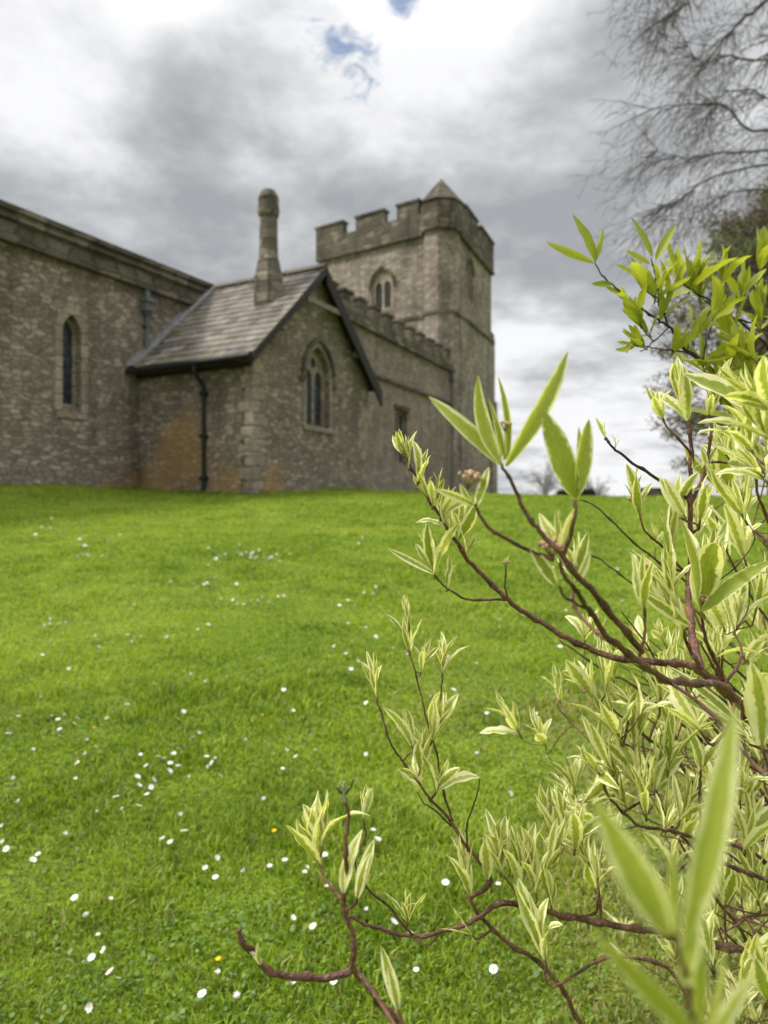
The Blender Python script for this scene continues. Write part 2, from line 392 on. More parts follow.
def grass(N=420000):
    d = (nrg.random(N)*(20.5**.32 - .95**.32) + .95**.32)**(1/.32)
    x = (nrg.random(N)*2-1)*d*.72 + .02*d; y = d
    k = outside_church(x, y); x, y, d = x[k], y[k], d[k]
    m0 = 12000; tt = nrg.random(m0); off = .02+.22*nrg.random(m0)**2; which = nrg.random(m0)
    ax_ = np.where(which < .4, -6.61-.4756*9*tt+.8796*off, np.where(which < .68, -3.165-.8796*3.9*tt-.4756*off, -3.165+.4756*5.6*tt+.8796*off))
    ay_ = np.where(which < .4, 18.36-.8796*9*tt-.4756*off, np.where(which < .68, 16.5+.4756*3.9*tt-.8796*off, 16.5+.8796*5.6*tt-.4756*off))
    wf = np.concatenate([np.zeros(len(x)), np.ones(m0)]); x = np.concatenate([x, ax_]); y = np.concatenate([y, ay_]); d = np.concatenate([d, ay_]); n = len(x)
    sc = (d/1.3)**.62
    tuft = vnoise(x, y, 3.5, 1)*.6 + vnoise(x, y, 11, 2)*.4
    h = (.010 + .052*np.clip(tuft, .05, 1)**2.0*(.3+1.1*nrg.random(n)))*(1+.0*sc)
    h = h*(.8+.35*(vnoise(x, y, .8, 5)))*np.minimum(1+.03*d, 1.5)
    wd = (.0014+.0017*nrg.random(n))*sc
    az = nrg.random(n)*2*np.pi; lean = .15+.75*nrg.random(n); la = nrg.random(n)*2*np.pi
    z = g(x, y) - .003
    h = h + wf*(.10*nrg.random(n)**4)
    base = np.stack([x, y, z], -1); sx = np.stack([np.cos(az), np.sin(az), 0*az], -1)*wd[:, None]
    ld = np.stack([np.cos(la), np.sin(la), 0*la], -1)*(lean*h)[:, None]
    up = np.array([0, 0, 1.])
    m1 = base + ld*.3 + up*(h*.6)[:, None]; tip = base + ld*1.05 + up*(h*(1.0-.25*lean))[:, None]
    v = np.stack([base-sx, base+sx, m1+sx*.8, m1-sx*.8, tip], 1).reshape(-1, 3)
    b = np.arange(n)*5
    fl = np.stack([b, b+1, b+2, b+3, b+3, b+2, b+4], -1).reshape(-1)
    lc = np.tile([4, 3], n)
    rn = nrg.random(n)
    dry = _sm(.05, .6, x - .25*(y-1.2))*_sm(3.6, 2.0, y) + .34*_sm(.58, .8, vnoise(x, y, 1.3, 12))*_sm(6, 3, y)
    rn = np.where(nrg.random(n) < dry*.85, .97, rn*(1-.3*dry))
    # leafy weeds between the blades
    m = 26000
    d2 = (nrg.random(m)*(7**.5-.95**.5)+.95**.5)**2
    x2 = (nrg.random(m)*2-1)*d2*.7; y2 = d2
    k = vnoise(x2, y2, 1.6, 9) + .35*vnoise(x2, y2, 6, 4) + .12*(x2 < -.2) > .80; x2, y2 = x2[k], y2[k]; m = len(x2)
    r2 = (.003+.0035*nrg.random(m)); h2 = .006+.020*nrg.random(m); z2 = g(x2, y2)+h2
    ang = np.arange(6)*np.pi/3
    tl = nrg.normal(0, .45, (m, 2)); a0 = nrg.random(m)*6.28; el = .55+.4*nrg.random(m)
    ca = np.cos(ang)[None]; sa = np.sin(ang)[None]
    lx = ca*np.ones((m, 1))*r2[:, None]; ly = sa*(r2*el)[:, None]
    X = x2[:, None] + lx*np.cos(a0)[:, None] - ly*np.sin(a0)[:, None]; Y = y2[:, None] + lx*np.sin(a0)[:, None] + ly*np.cos(a0)[:, None]
    Z = z2[:, None] + (X-x2[:, None])*tl[:, :1] + (Y-y2[:, None])*tl[:, 1:]
    v2 = np.stack([X, Y, Z], -1).reshape(-1, 3)
    b2 = len(v) + np.arange(m)*6
    fl2 = (b2[:, None]+np.arange(6)[None]).reshape(-1)
    allv = np.concatenate([v, v2]); r = np.concatenate([np.repeat(rn, 2), nrg.random(m)*.85])
    o = fromarrays('grass', allv, np.concatenate([fl, fl2]), np.concatenate([lc, np.full(m, 6)]), [M['blade'], M['weed']], {'rnd': ('FACE', r)})
    o.data.polygons.foreach_set('material_index', np.concatenate([np.zeros(2*n, int), np.ones(m, int)]))
    tag(o, 'short mown green grass of the sloping lawn', 'grass', kind='stuff')
grass()

# ------------------------------------------------------------------ daisies
M['petal'] = plain('daisy_petal', (.72, .72, .70), .6, .06, 40, bstr=.05)
M['yolk'] = plain('daisy_centre', (.75, .45, .03), .7, .2, 80, bstr=.05)
M['gold'] = plain('dandelion_petal', (.80, .50, .01), .6, .15, 60, bstr=.05)
M['stalk'] = plain('flower_stalk', (.12, .22, .04), .6, .2, 60, bstr=.05)
def daisy_mesh(seed, rr=.011, npet=26, cup=.35, h=.028, gold=False):
    q = random.Random(seed); mb = MB()
    mb.tube([(0, 0, -.03), (.001, 0, h*.5), (0, 0, h)], [.0011, .0009, .0009], 4, mi=2)
    for k in range(npet):
        a = 2*math.pi*k/npet + q.uniform(-.08, .08); L = rr*q.uniform(.88, 1.06); w_ = rr*.145*q.uniform(.8, 1.2); c = cup*q.uniform(.6, 1.4)
        d = Vector((math.cos(a), math.sin(a), 0)); s = Vector((-d.y, d.x, 0)); zz_ = h + q.uniform(-.0005, .0005)
        p0 = d*rr*.22; p1 = d*L*.7; p2 = d*L
        zf = lambda t: Vector((0, 0, zz_ + c*rr*.6*t**1.5))
        mb.face([p0-s*w_*.5+zf(0), p0+s*w_*.5+zf(0), p1+s*w_+zf(.7), p1-s*w_+zf(.7)], mi=0)
        mb.face([p1-s*w_+zf(.7), p1+s*w_+zf(.7), p2+s*w_*.5+zf(1), p2-s*w_*.5+zf(1)], mi=0)
    rings = [(rr*.34, 0), (rr*.27, rr*.13), (rr*.12, rr*.2)]
    for i in range(2):
        for k in range(8):
            a, b = 2*math.pi*k/8, 2*math.pi*(k+1)/8
            (r0, z0), (r1, z1) = rings[i], rings[i+1]
            mb.face([(r0*math.cos(a), r0*math.sin(a), h+z0), (r0*math.cos(b), r0*math.sin(b), h+z0), (r1*math.cos(b), r1*math.sin(b), h+z1), (r1*math.cos(a), r1*math.sin(a), h+z1)], mi=1)
    mb.face([(rings[2][0]*math.cos(2*math.pi*k/8), rings[2][0]*math.sin(2*math.pi*k/8), h+rings[2][1]) for k in range(8)], mi=1)
    return mb
def ray_ground(px, py):
    dx, dz = (px-384)/F, -(py-500)/F
    lo, hi = .5, 60.
    for D in np.arange(.8, 60, .1):
        if ZC + dz*D < gz(dx*D, D): hi = D; lo = D-.1; break
    for _ in range(20):
        m_ = (lo+hi)/2
        if ZC+dz*m_ < gz(dx*m_, m_): hi = m_
        else: lo = m_
    return dx*hi, hi
spots = []
# seen one by one (photo corner crops)
for a in """7 747;31 763;70 734;58 745;75 747;82 741;89 748;94 757;60 724;62 742;110 747;90 764;82 771;85 765;76 788;78 790;15 792;14 803;20 818;111 748;156 768;167 770;196 747;196 744;179 761;172 767;170 774;177 780;164 782;150 777;148 790;135 788;125 798;135 799;150 797;118 813;123 822;136 821;148 806;146 791;217 772;214 776;206 771;216 788;264 809;285 759;315 760;6 837;5 853;7 858;20 819;40 865;42 866;29 874;28 878;63 849;64 849;166 855;173 857;184 846;213 868;208 882;217 890;77 912;109 913;98 951;112 965;116 986;95 970;116 996;88 932;97 1014;205 1013;216 993;270 877;284 878;304 879;305 888;316 876;330 906;290 929;317 943;338 994;374 855;218 774;292 1004;229 995;238 1020;326 867;344 905;250 883;372 845;408 951;412 929;370 925;376 923;388 939;446 898;417 986;495 982;500 900;397 928;512 940""".split(';'):
    spots.append(tuple(float(c) for c in a.split()))
for (px, py, n_, sx_, sy_) in ((52, 533, 7, 10, 2), (100, 546, 8, 22, 3), (92, 562, 6, 16, 3), (244, 562, 26, 18, 3), (205, 588, 5, 9, 2), (240, 608, 14, 30, 5), (55, 629, 8, 13, 4), (135, 645, 6, 14, 4), (350, 546, 5, 10, 2), (350, 606, 5, 22, 4), (200, 632, 4, 8, 4), (280, 770, 4, 20, 12), (140, 790, 8, 50, 22), (30, 700, 6, 25, 20), (110, 722, 8, 50, 6), (430, 655, 6, 30, 10), (460, 700, 7, 50, 25), (560, 640, 6, 40, 20), (500, 560, 8, 60, 25), (340, 660, 6, 12, 14), (600, 560, 8, 50, 20), (180, 530, 8, 150, 8), (300, 580, 10, 150, 30), (300, 690, 9, 150, 60), (480, 760, 6, 60, 40), (640, 530, 6, 60, 10), (540, 700, 4, 60, 40), (60, 620, 5, 60, 40), (230, 560, 8, 60, 12), (100, 545, 5, 60, 8), (230, 606, 6, 60, 12), (430, 545, 6, 60, 12)):
    for _ in range(n_): spots.append((rng.gauss(px, sx_), rng.gauss(py, sy_)))
protos = [daisy_mesh(1), daisy_mesh(2, .0095, 22, .9), daisy_mesh(3, .0115, 28, .15), daisy_mesh(4, .008, 20, 1.6, .024)]
pm = []
used = []
for (px, py) in spots:
    if py < 512 or px > 900: continue
    x_, y_ = ray_ground(px, py)
    if any((x_-a)**2+(y_-b)**2 < .0004 for a, b in used) or not bool(outside_church(np.array(x_), np.array(y_))): continue
    used.append((x_, y_))
    k = rng.randrange(len(protos))
    if len(pm) <= 3:
        k = len(pm); o = protos[k].build('daisy', [M['petal'], M['yolk'], M['stalk']]); pm.append(o)
    else: o = pm[k].copy(); COL.objects.link(o)
    zg = gz(x_, y_)
    o.location = (x_, y_, zg + rng.uniform(.010, .019) + .0015*y_); o.rotation_euler = (rng.gauss(-.12, .34), rng.gauss(0, .34), rng.uniform(0, 6.28)); s_ = rng.choice((.7, .85, .95, 1.0, 1.12))*rng.uniform(.92, 1.08)*(.68+min(y_, 10)*.115); o.scale = (s_,)*3
    tag(o, 'small white daisy open in the short lawn grass', 'daisy', 'white daisies scattered over the lawn')
gm = daisy_mesh(9, .013, 40, .9, .03)
go = None
for (px, py) in ((329, 661), (305, 556), (70, 727), (93, 734), (48, 916), (275, 840), (219, 972), (540, 705), (285, 615), (262, 722), (520, 640)):
    x_, y_ = ray_ground(px, py)
    if go is None: go = gm.build('dandelion', [M['gold'], M['gold'], M['stalk']]); o = go
    else: o = go.copy(); COL.objects.link(o)
    o.location = (x_, y_, gz(x_, y_)+.01); o.rotation_euler = (rng.gauss(-.1, .2), rng.gauss(0, .2), rng.uniform(0, 6)); s_ = rng.uniform(.38, .55); o.scale = (s_,)*3
    tag(o, 'small yellow wild flower open in the short lawn grass', 'wild flower', 'yellow flowers scattered over the lawn')
# ------------------------------------------------------------------ church
def arch(w_, z0, zs, za, cx=0.0, k=7):
    h = za - zs; x0 = (h*h - w_*w_/4)/w_; Rr = x0 + w_/2
    pts = [(cx-w_/2, z0), (cx+w_/2, z0), (cx+w_/2, zs)]
    amax = math.atan2(h, x0)
    for i in range(1, k+1):
        a = amax*i/k; pts.append((cx - x0 + Rr*math.cos(a), zs + Rr*math.sin(a)))
    for i in range(k-1, 0, -1):
        a = amax*i/k; pts.append((cx + x0 - Rr*math.cos(a), zs + Rr*math.sin(a)))
    pts.append((cx-w_/2, zs))
    return pts
def band(w_, t_, z0, zs, za, cx=0.0, legs=True):
    """arch shaped band of thickness t_ round an opening"""
    inn = arch(w_, z0, zs, za, cx); o_ = arch(w_+2*t_, z0, zs, za+t_*1.25, cx)
    return o_[1:] + [o_[0]] + [inn[0]] + inn[1:][::-1]
def circ(cx, cz, r, k=10): return [(cx+r*math.cos(2*math.pi*i/k), cz+r*math.sin(2*math.pi*i/k)) for i in range(k)]
def rect(x0, x1, z0, z1): return [(x0, z0), (x1, z0), (x1, z1), (x0, z1)]
E = ZC
church = thing('church', 'old stone church with battlemented tower, gabled vestry and round chimney across the lawn', 'church', (Cc.x, Cc.y, gz(Cc.x, Cc.y)))
ch = church

def window(O, a, poly, holes, depth, frame_mat, name='window', hood=None, glassback=.22, glassmat=None, sill=None, framemat=None):
    fr = MB().slab(poly, O, a, -depth, depth+.10, holes)
    w_ = fr.build(name, frame_mat, ch)
    xs = [p[0] for p in poly]; zs = [p[1] for p in poly]
    gl = MB().slab(poly, O, a, -(depth+.06), depth+.085)
    gl.build('pane', glassmat or M['glass'], w_)
    if hood: 
        hb = MB()
        for h_ in hood[0]: hb.slab(h_, O, a, hood[1], .02)
        hb.build('hood_mould', M[hood[2]], w_)
    if sill: MB().box(O, a, *sill, .07, .2).build('sill', M['ashlar'], w_)
    return w_

# ---- chancel (the long wall on the left)
c0 = Cc - nn*3.92                                   # vestry side wall meets the chancel here
OC = Vector((c0.x, c0.y, 0)); LEFT, RIGHT = -13.0, 7.6
lan = arch(.52, E+2.26, E+4.05, E+4.50, -2.03)
mb = MB().slab(rect(LEFT, RIGHT, E-1.2, E+5.78), OC, u, 0, .6, [lan])
cw = mb.build('chancel_wall', M['rubble'], ch)
mb = MB().box(OC, u, LEFT, -.02, E-1.3, E+.72, .10, -.003)
mb.slab([(LEFT, E+.72), (-.02, E+.72), (-.02, E+.78), (LEFT, E+.78)], OC, u, .06, -.003)
mb.build('plinth', M['rubble'], cw)
mb = MB().box(OC, u, LEFT, RIGHT, E+5.70, E+5.86, .17, .1); mb.box(OC, u, LEFT, RIGHT, E+5.86, E+5.92, .12, .1)
mb.build('string_course', M['dark_stone'], cw)
mb = MB().box(OC, u, LEFT, RIGHT, E+5.92, E+6.22, .06, .45)
pp = mb.build('parapet', M['dark_stone'], cw)
mb = MB().box(OC, u, LEFT, RIGHT, E+6.22, E+6.30, .14, .45); mb.box(OC, u, LEFT, RIGHT, E+6.30, E+6.42, .08, .45)
mb.box(OC, u, LEFT, RIGHT, E+6.42, E+6.54, .16, .55)
mb.build('coping', M['dark_stone'], cw)
# core and low lead roof behind the parapet
def quad(O, a, x0, x1, d0, d1):
    n_ = Vector((a.y, -a.x, 0)); return [tuple((O + a*x + n_*d)[:2]) for x, d in ((x0, d0), (x1, d0), (x1, d1), (x0, d1))]
q = quad(OC, u, LEFT+.01, RIGHT, -.62, -7.5)
mb = MB().prism(q, E-1.2, E+5.9); mb.build('chancel_core', M['rubble'], ch)
mb = MB(); rid = [OC+u*LEFT-nn*4, OC+u*RIGHT-nn*4]
lo1 = [OC+u*LEFT-nn*.5, OC+u*RIGHT-nn*.5]; lo2 = [OC+u*LEFT-nn*7.5, OC+u*RIGHT-nn*7.5]
zv = Vector((0, 0, 1))
mb.face([lo1[0]+zv*(E+5.95), lo1[1]+zv*(E+5.95), rid[1]+zv*(E+6.35), rid[0]+zv*(E+6.35)]); mb.face([rid[0]+zv*(E+6.35), rid[1]+zv*(E+6.35), lo2[1]+zv*(E+5.95), lo2[0]+zv*(E+5.95)])
mb.build('chancel_roof', M['lead'], ch)
# lancet window with dressed stone surround
wl = window(OC, u, arch(.52, E+2.26, E+4.05, E+4.50, -2.03), [arch(.36, E+2.34, E+4.02, E+4.38, -2.03)], .20, M['ashlar'], 'lancet_window')
mb = MB().slab(band(.52, .20, E+2.12, E+4.05, E+4.50, -2.03), OC, u, .012, -.004+.01)
mb.box(OC, u, -2.03-.42, -2.03+.42, E+1.98, E+2.12, .03, 0)
mb.build('surround', M['ashlar'], wl)
mb = MB()
for k in range(7): mb.box(OC, u, -2.03-.18, -2.03+.18, E+2.5+k*.26, E+2.515+k*.26, -.245, .26)
mb.build('saddle_bar', M['iron'], wl)
# rainwater head and pipe
tp = along = None
def along(p0, a, px):
    k = (px-384)/F; return (k*p0.y - p0.x)/(a.x - k*a.y)
tp = along(OC, u, 144.5)
pc = OC + u*tp + nn*.10
mb = MB().tube([pc+zv*(E+5.1), pc+zv*(E+2.55)], .055, 8); mb.build('rainwater_pipe', M['lead'], ch)
pipe = bpy.data.objects['rainwater_pipe']
mb = MB().box(OC, u, tp-.16, tp+.16, E+5.10, E+5.34, .24, -.005); mb.box(OC, u, tp-.21, tp+.21, E+5.34, E+5.46, .29, -.005); mb.box(OC, u, tp-.10, tp+.10, E+5.0, E+5.1, .18, -.005); mb.box(OC, u, tp-.07, tp+.07, E+5.46, E+5.72, .14, -.005)
mb.build('rainwater_head', M['lead'], pipe)
mb = MB()
for z_ in (4.7, 3.8, 3.1): mb.box(OC, u, tp-.10, tp+.10, E+z_, E+z_+.06, .17, -.005)
mb.build('bracket', M['lead'], pipe)

# ---- vestry
sA = Vector((-u.x, -u.y, 0))                        # outward normal of the side wall
S0 = Cc - nn*3.90                                   # side wall starts at the chancel
mb = MB().slab(rect(0, 3.90, E-1.2, E+3.72), S0, nn, 0, .45)
vw = mb.build('vestry_wall', M['rubble'], ch)
gw = arch(1.16, E+2.02, E+3.40, E+4.25, 2.8)
mb = MB().slab([(0, E-1.2), (5.6, E-1.2), (5.6, E+3.72), (2.8, E+6.28), (0, E+3.70)], Cc, u, .002, .40, [gw])
gwall = mb.build('gable_wall', M['rubble'], ch)
S1 = Cc + u*5.6
mb = MB().slab(rect(0, 3.90, E-1.2, E+3.72), S1, -nn, 0, .45); mb.build('vestry_wall', M['rubble'], ch)
# quoins at the near corner, alternately long and short
mb = MB(); qr = random.Random(3); z_ = E-.5; k = 0
while z_ < E+3.45:
    h_ = qr.uniform(.22, .34); l1, l2 = ((.42, .24), (.24, .42))[k % 2]; l1 *= qr.uniform(.85, 1.1); l2 *= qr.uniform(.85, 1.1)
    mb.slab(rect(3.90-l1, 3.912, z_+.008, z_+h_-.008), S0, nn, .012, -.001)
    mb.slab(rect(-.010, l2, z_+.008, z_+h_-.008), Cc, u, .014, -.003)
    z_ += h_; k += 1
mb.build('quoin', M['ashlar'], vw)
mb = MB(); z_ = E-.5; k = 0
while z_ < E+3.2:
    h_ = qr.uniform(.22, .34); l1 = (.42, .22)[k % 2]
    mb.slab(rect(5.6-l1, 5.61, z_+.008, z_+h_-.008), Cc, u, .014, -.003); z_ += h_; k += 1
mb.build('quoin', M['ashlar'], gwall)
# gable window: two lights and a small opening over them
lights = [arch(.43, E+2.10, E+3.30, E+3.62, 2.8-.26, 5), arch(.43, E+2.10, E+3.30, E+3.62, 2.8+.26, 5), circ(2.8, E+3.82, .15, 8)]
gwn = window(Cc, u, arch(1.16, E+2.02, E+3.40, E+4.25, 2.8), lights, .17, M['ashlar'], 'gable_window',
       hood=([band(1.42, .10, E+3.25, E+3.40, E+4.42, 2.8), rect(2.8-.92, 2.8-.70, E+3.22, E+3.32), rect(2.8+.70, 2.8+.92, E+3.22, E+3.32)], .10, 'dark_stone'))
mb = MB().slab(band(1.16, .13, E+2.02, E+3.40, E+4.25, 2.8), Cc, u, .016, -.004)
mb.box(Cc, u, 2.8-.72, 2.8+.72, E+1.90, E+2.02, .06, -.004)
mb.build('surround', M['ashlar'], gwn)
# roof
TH = .10; sl_ = (6.42-3.50)/3.10
def RP(t, s, lift=0.0):
    """point over the vestry roof: t across (0..5.6), s back from the gable"""
    tt = t if t <= 2.8 else 5.6 - t
    nrm = math.sqrt(.5)
    zz_ = 3.50 + (tt+.30)*sl_ + lift*nrm
    sh = -lift*nrm if t <= 2.8 else lift*nrm
    return V(t + sh, s, zz_)
S_OUT, S_BACK = -.27, 3.90
mb = MB()
for (ta, tb) in ((-.30, 2.8), (5.9, 2.8)):
    P8 = [RP(ta, S_OUT), RP(ta, S_BACK), RP(tb, S_BACK), RP(tb, S_OUT), RP(ta, S_OUT, -TH), RP(ta, S_BACK, -TH), RP(tb, S_BACK, 0)-zv*.14, RP(tb, S_OUT, 0)-zv*.14]
    for fc in ((0, 1, 2, 3), (4, 7, 6, 5), (0, 4, 5, 1), (3, 2, 6, 7), (0, 3, 7, 4), (1, 5, 6, 2)): mb.face([P8[i] for i in fc])
roof = mb.build('vestry_roof', M['timber'], ch)
mb = MB(); rr_ = random.Random(5)
slope_len = 3.10*math.sqrt(1+sl_**2); ncourse = 15
for side in (0, 1):
    for i in range(ncourse):
        fa = i/ncourse; fb = (i+1.35)/ncourse
        ca = 1 - (1-fa)**1.0
        s_ = S_OUT - rr_.uniform(0, .2)
        while s_ < S_BACK:
            wd = rr_.uniform(.22, .40)*(1.15-.35*fa); s2 = min(s_+wd, S_BACK+.02); sa = max(s_, S_OUT-.02)
            if s2-sa > .05:
                t0 = -.34 + fa*3.14 + rr_.uniform(-.012, .012); t1 = min(-.34 + fb*3.14, 2.80)
                l0, l1 = .034+rr_.uniform(0, .012), .012
                f_ = (lambda t: t) if side == 0 else (lambda t: 5.6-t)
                a0, a1, a2, a3 = RP(f_(t0), sa+.006, l0), RP(f_(t0), s2-.006, l0), RP(f_(t1), s2-.006, l1), RP(f_(t1), sa+.006, l1)
                b0, b1 = RP(f_(t0), sa+.006, l0-.026), RP(f_(t0), s2-.006, l0-.026)
                c2, c3 = RP(f_(t1), s2-.006, .002), RP(f_(t1), sa+.006, .002)
                r_ = min(1, max(0, rr_.gauss(.5, .28)))
                mb.face([a0, a1, a2, a3] if side else [a3, a2, a1, a0], r=r_); mb.face([b0, b1, a1, a0], r=r_); mb.face([b0, a0, a3, c3], r=r_); mb.face([a1, b1, c2, a2], r=r_)
            s_ += wd
sl_o = mb.build('slates', M['slate'], roof)
mb = MB()
s_ = S_OUT
while s_ < S_BACK-.1:
    s2 = min(s_+.45, S_BACK); mb.face([V(2.8-.17, s_+.01, 6.42-.13+.10), V(2.8-.17, s2, 6.42-.13+.10), V(2.8, s2, 6.42+.12), V(2.8, s_+.01, 6.42+.12)]); mb.face([V(2.8, s_+.01, 6.42+.12), V(2.8, s2, 6.42+.12), V(2.8+.17, s2, 6.42-.13+.10), V(2.8+.17, s_+.01, 6.42-.13+.10)])
    mb.face([V(2.8-.17, s_+.01, 6.39), V(2.8, s_+.01, 6.54), V(2.8+.17, s_+.01, 6.39)]); s_ = s2
mb.build('ridge_tile', M['dark_stone'], roof)
# barge boards, collar, purlin ends
def board(t0, z0, t1, z1, wdt, out, thick, m, name, par):
    mb = MB().slab([(t0, E+z0-wdt), (t1, E+z1-wdt), (t1, E+z1), (t0, E+z0)], Cc, u, out, thick-out); return mb.build(name, m, par)
board(-.36, 3.42, 2.8, 6.40, .17, .32, .06, M['timber'], 'bargeboard', roof)
board(2.8, 6.40, 5.96, 3.42, .46, .32, .06, M['timber'], 'bargeboard', roof)
MB().box(Cc, u, 1.9, 3.7, E+5.26, E+5.40, .30, -.22).build('collar_beam', M['timber_pale'], roof)
mb = MB()
for t_ in (.9, 4.7):
    z_ = 3.5 + (min(t_, 5.6-t_)+.3)*sl_ - .34
    MB().box(Cc, u, t_-.09, t_+.09, E+z_, E+z_+.16, .28, -.01).build('purlin_end', M['timber_pale'], roof)
# lead flashing where the roof meets the chancel wall
mb = MB()
for k in range(8):
    t0 = -.34+k*.39; t1 = t0+.39
    mb.slab([(t0, E+3.50+(t0+.3)*sl_+.02), (t1, E+3.50+(t1+.3)*sl_+.02), (t1, E+3.50+(t1+.3)*sl_+.20), (t0, E+3.50+(t0+.3)*sl_+.20)], OC, u, .03+.004*(k % 2), -.003)
    mb.face([RP(t0, 3.62, .09), RP(t0, 3.9, .10), RP(t1, 3.9, .10), RP(t1, 3.62, .09)])
    mb.face([RP(t0, 3.62, .09), RP(t1, 3.62, .09), RP(t1, 3.62, .03), RP(t0, 3.62, .03)])
mb.build('flashing', M['lead_pale'], roof)
# gutter and downpipe
gp = [V(-.42, S_OUT+.03, 3.40), V(-.42, S_BACK-.02, 3.37)]
mb = MB().tube(gp, .065, 8); mb.build('gutter', M['iron'], roof)
MB().slab(rect(0, 3.9, E+3.24, E+3.34), S0, nn, .10, -.003).build('eaves_shadow_strip', M['timber'], roof)  # dark strip standing in for the shadow band under the eaves
sp = 3.90 - .0
# downpipe position on the side wall (seen at px 205)
xs_ = along(S0, nn, 206.0)
pd = S0 + nn*xs_
n_s = Vector((-u.x, -u.y, 0))
pts = [pd+n_s*.42+zv*(E+3.34), pd+n_s*.42+zv*(E+3.18), pd+n_s*.28+zv*(E+3.02), pd+n_s*.10+zv*(E+2.88), pd+n_s*.09+zv*(E+2.7), pd+n_s*.09+zv*(E+.42)]
pts += [pd+n_s*.14+zv*(E+.22), pd+n_s*.20+zv*(E+.12)]
dp = MB().tube(pts, .05, 8).build('downpipe', M['iron'], ch)
mb = MB()
for z_ in (2.62, 1.55, .5): mb.box(S0, nn, xs_-.09, xs_+.09, E+z_, E+z_+.09, .155, -.003)
mb.build('bracket', M['iron'], dp)
# chimney: square base through the slates, chamfered shoulders, round shaft and domed cap
cc_ = V(1.78, .92, 0); cx_, cy_ = cc_.x, cc_.y
def ring(w_, pw, k=16, rot=0.0):
    """superellipse ring, pw 2 = round, big = square, square sides along u and nn"""
    out = []
    for i in range(k):
        a = 2*math.pi*(i+.5)/k; c, s = math.cos(a), math.sin(a)
        r_ = (abs(c)**pw + abs(s)**pw)**(-1/pw)
        p_ = Vector((cx_, cy_, 0)) + u*(w_*r_*c) + nn*(w_*r_*s); out.append((p_.x, p_.y))
    return out
sec = [(4.7, .33, 16), (6.02, .33, 16), (6.05, .31, 16), (6.42, .262, 4), (6.60, .25, 2.3), (7.72, .24, 2)]
mb = MB()
for (z0, w0, p0), (z1, w1, p1) in zip(sec, sec[1:]): mb.prism([p for p in ring(w0, p0)], E+z0, E+z1, ring(w1, p1), cap=False)
chm = mb.build('chimney', M['chimney_stone'], ch)
sec = [(7.66, .26, 2), (7.72, .285, 2), (7.80, .30, 2), (8.08, .275, 2), (8.11, .285, 2), (8.20, .27, 2), (8.36, .19, 2), (8.37, .02, 2)]
mb = MB()
for (z0, w0, p0), (z1, w1, p1) in zip(sec, sec[1:]): mb.prism(ring(w0, p0), E+z0, E+z1, ring(w1, p1), cap=False)
mb.build('chimney_cap', M['dark_stone'], chm)
mb = MB().prism(ring(.36, 16), E+4.6, E+5.05, ring(.34, 16)); mb.build('flashing', M['lead_pale'], chm)

# ---- nave
an = Vector((math.sin(R(25.2)), math.cos(R(25.2)), 0)); PN = Vector((-2.81, 25.4, 0)); LN = 16.0
wx = along(PN, an, 401.5)
hole = rect(wx-.72, wx+.72, E+1.72, E+4.35)
mb = MB().slab(rect(0, LN, E-1, E+7.42), PN, an, 0, .6, [hole]); nw = mb.build('nave_wall', M['rubble_nave'], ch)
mb = MB().box(PN, an, 0, LN, E+7.40, E+7.56, .20, .1); mb.build('string_course', M['dark_stone'], nw)
mb = MB().box(PN, an, 0, LN, E+5.48, E+5.62, .13, -.003); mb.build('string_course', M['dark_stone'], nw)
pl = [(0, E+7.56), (LN, E+7.56)]; up_ = []; x = 0; k = 0
while x < LN-.2:
    up_ += [(x, E+8.55), (min(x+.78, LN), E+8.55), (min(x+.78, LN), E+8.02), (min(x+1.34, LN), E+8.02)]; x += 1.34
up_[-1] = (LN, up_[-1][1])
pl = pl + [p for i, p in enumerate(up_[::-1])]
clean = [pl[0]]
for p in pl[1:]:
    if abs(p[0]-clean[-1][0]) > 1e-4 or abs(p[1]-clean[-1][1]) > 1e-4: clean.append(p)
mb = MB().slab(clean, PN, an, .05, .35); bt = mb.build('battlement', M['dark_stone'], nw)
mb = MB(); x = 0
while x < LN-.2:
    mb.box(PN, an, x-.05, min(x+.83, LN), E+8.55, E+8.66, .11, .41); x += 1.34
mb.build('coping', M['dark_stone'], nw)
q = quad(PN, an, .01, LN, -.62, -8.5); MB().prism(q, E-1, E+7.3).build('nave_core', M['rubble_nave'], ch)
q = quad(PN, an, .01, LN, -.3, -8.6); q2 = quad(PN, an, .01, LN, -4.2, -4.6); MB().prism(q, E+7.35, E+7.9, q2).build('nave_roof', M['lead'], ch)
window(PN, an, rect(wx-.72, wx+.72, E+1.72, E+4.35), [rect(wx-.60, wx-.06, E+1.84, E+4.22), rect(wx+.06, wx+.60, E+1.84, E+4.22)], .20, M['ashlar'], 'nave_window',
       hood=([rect(wx-.95, wx+.95, E+4.42, E+4.55)], .10, 'dark_stone'))

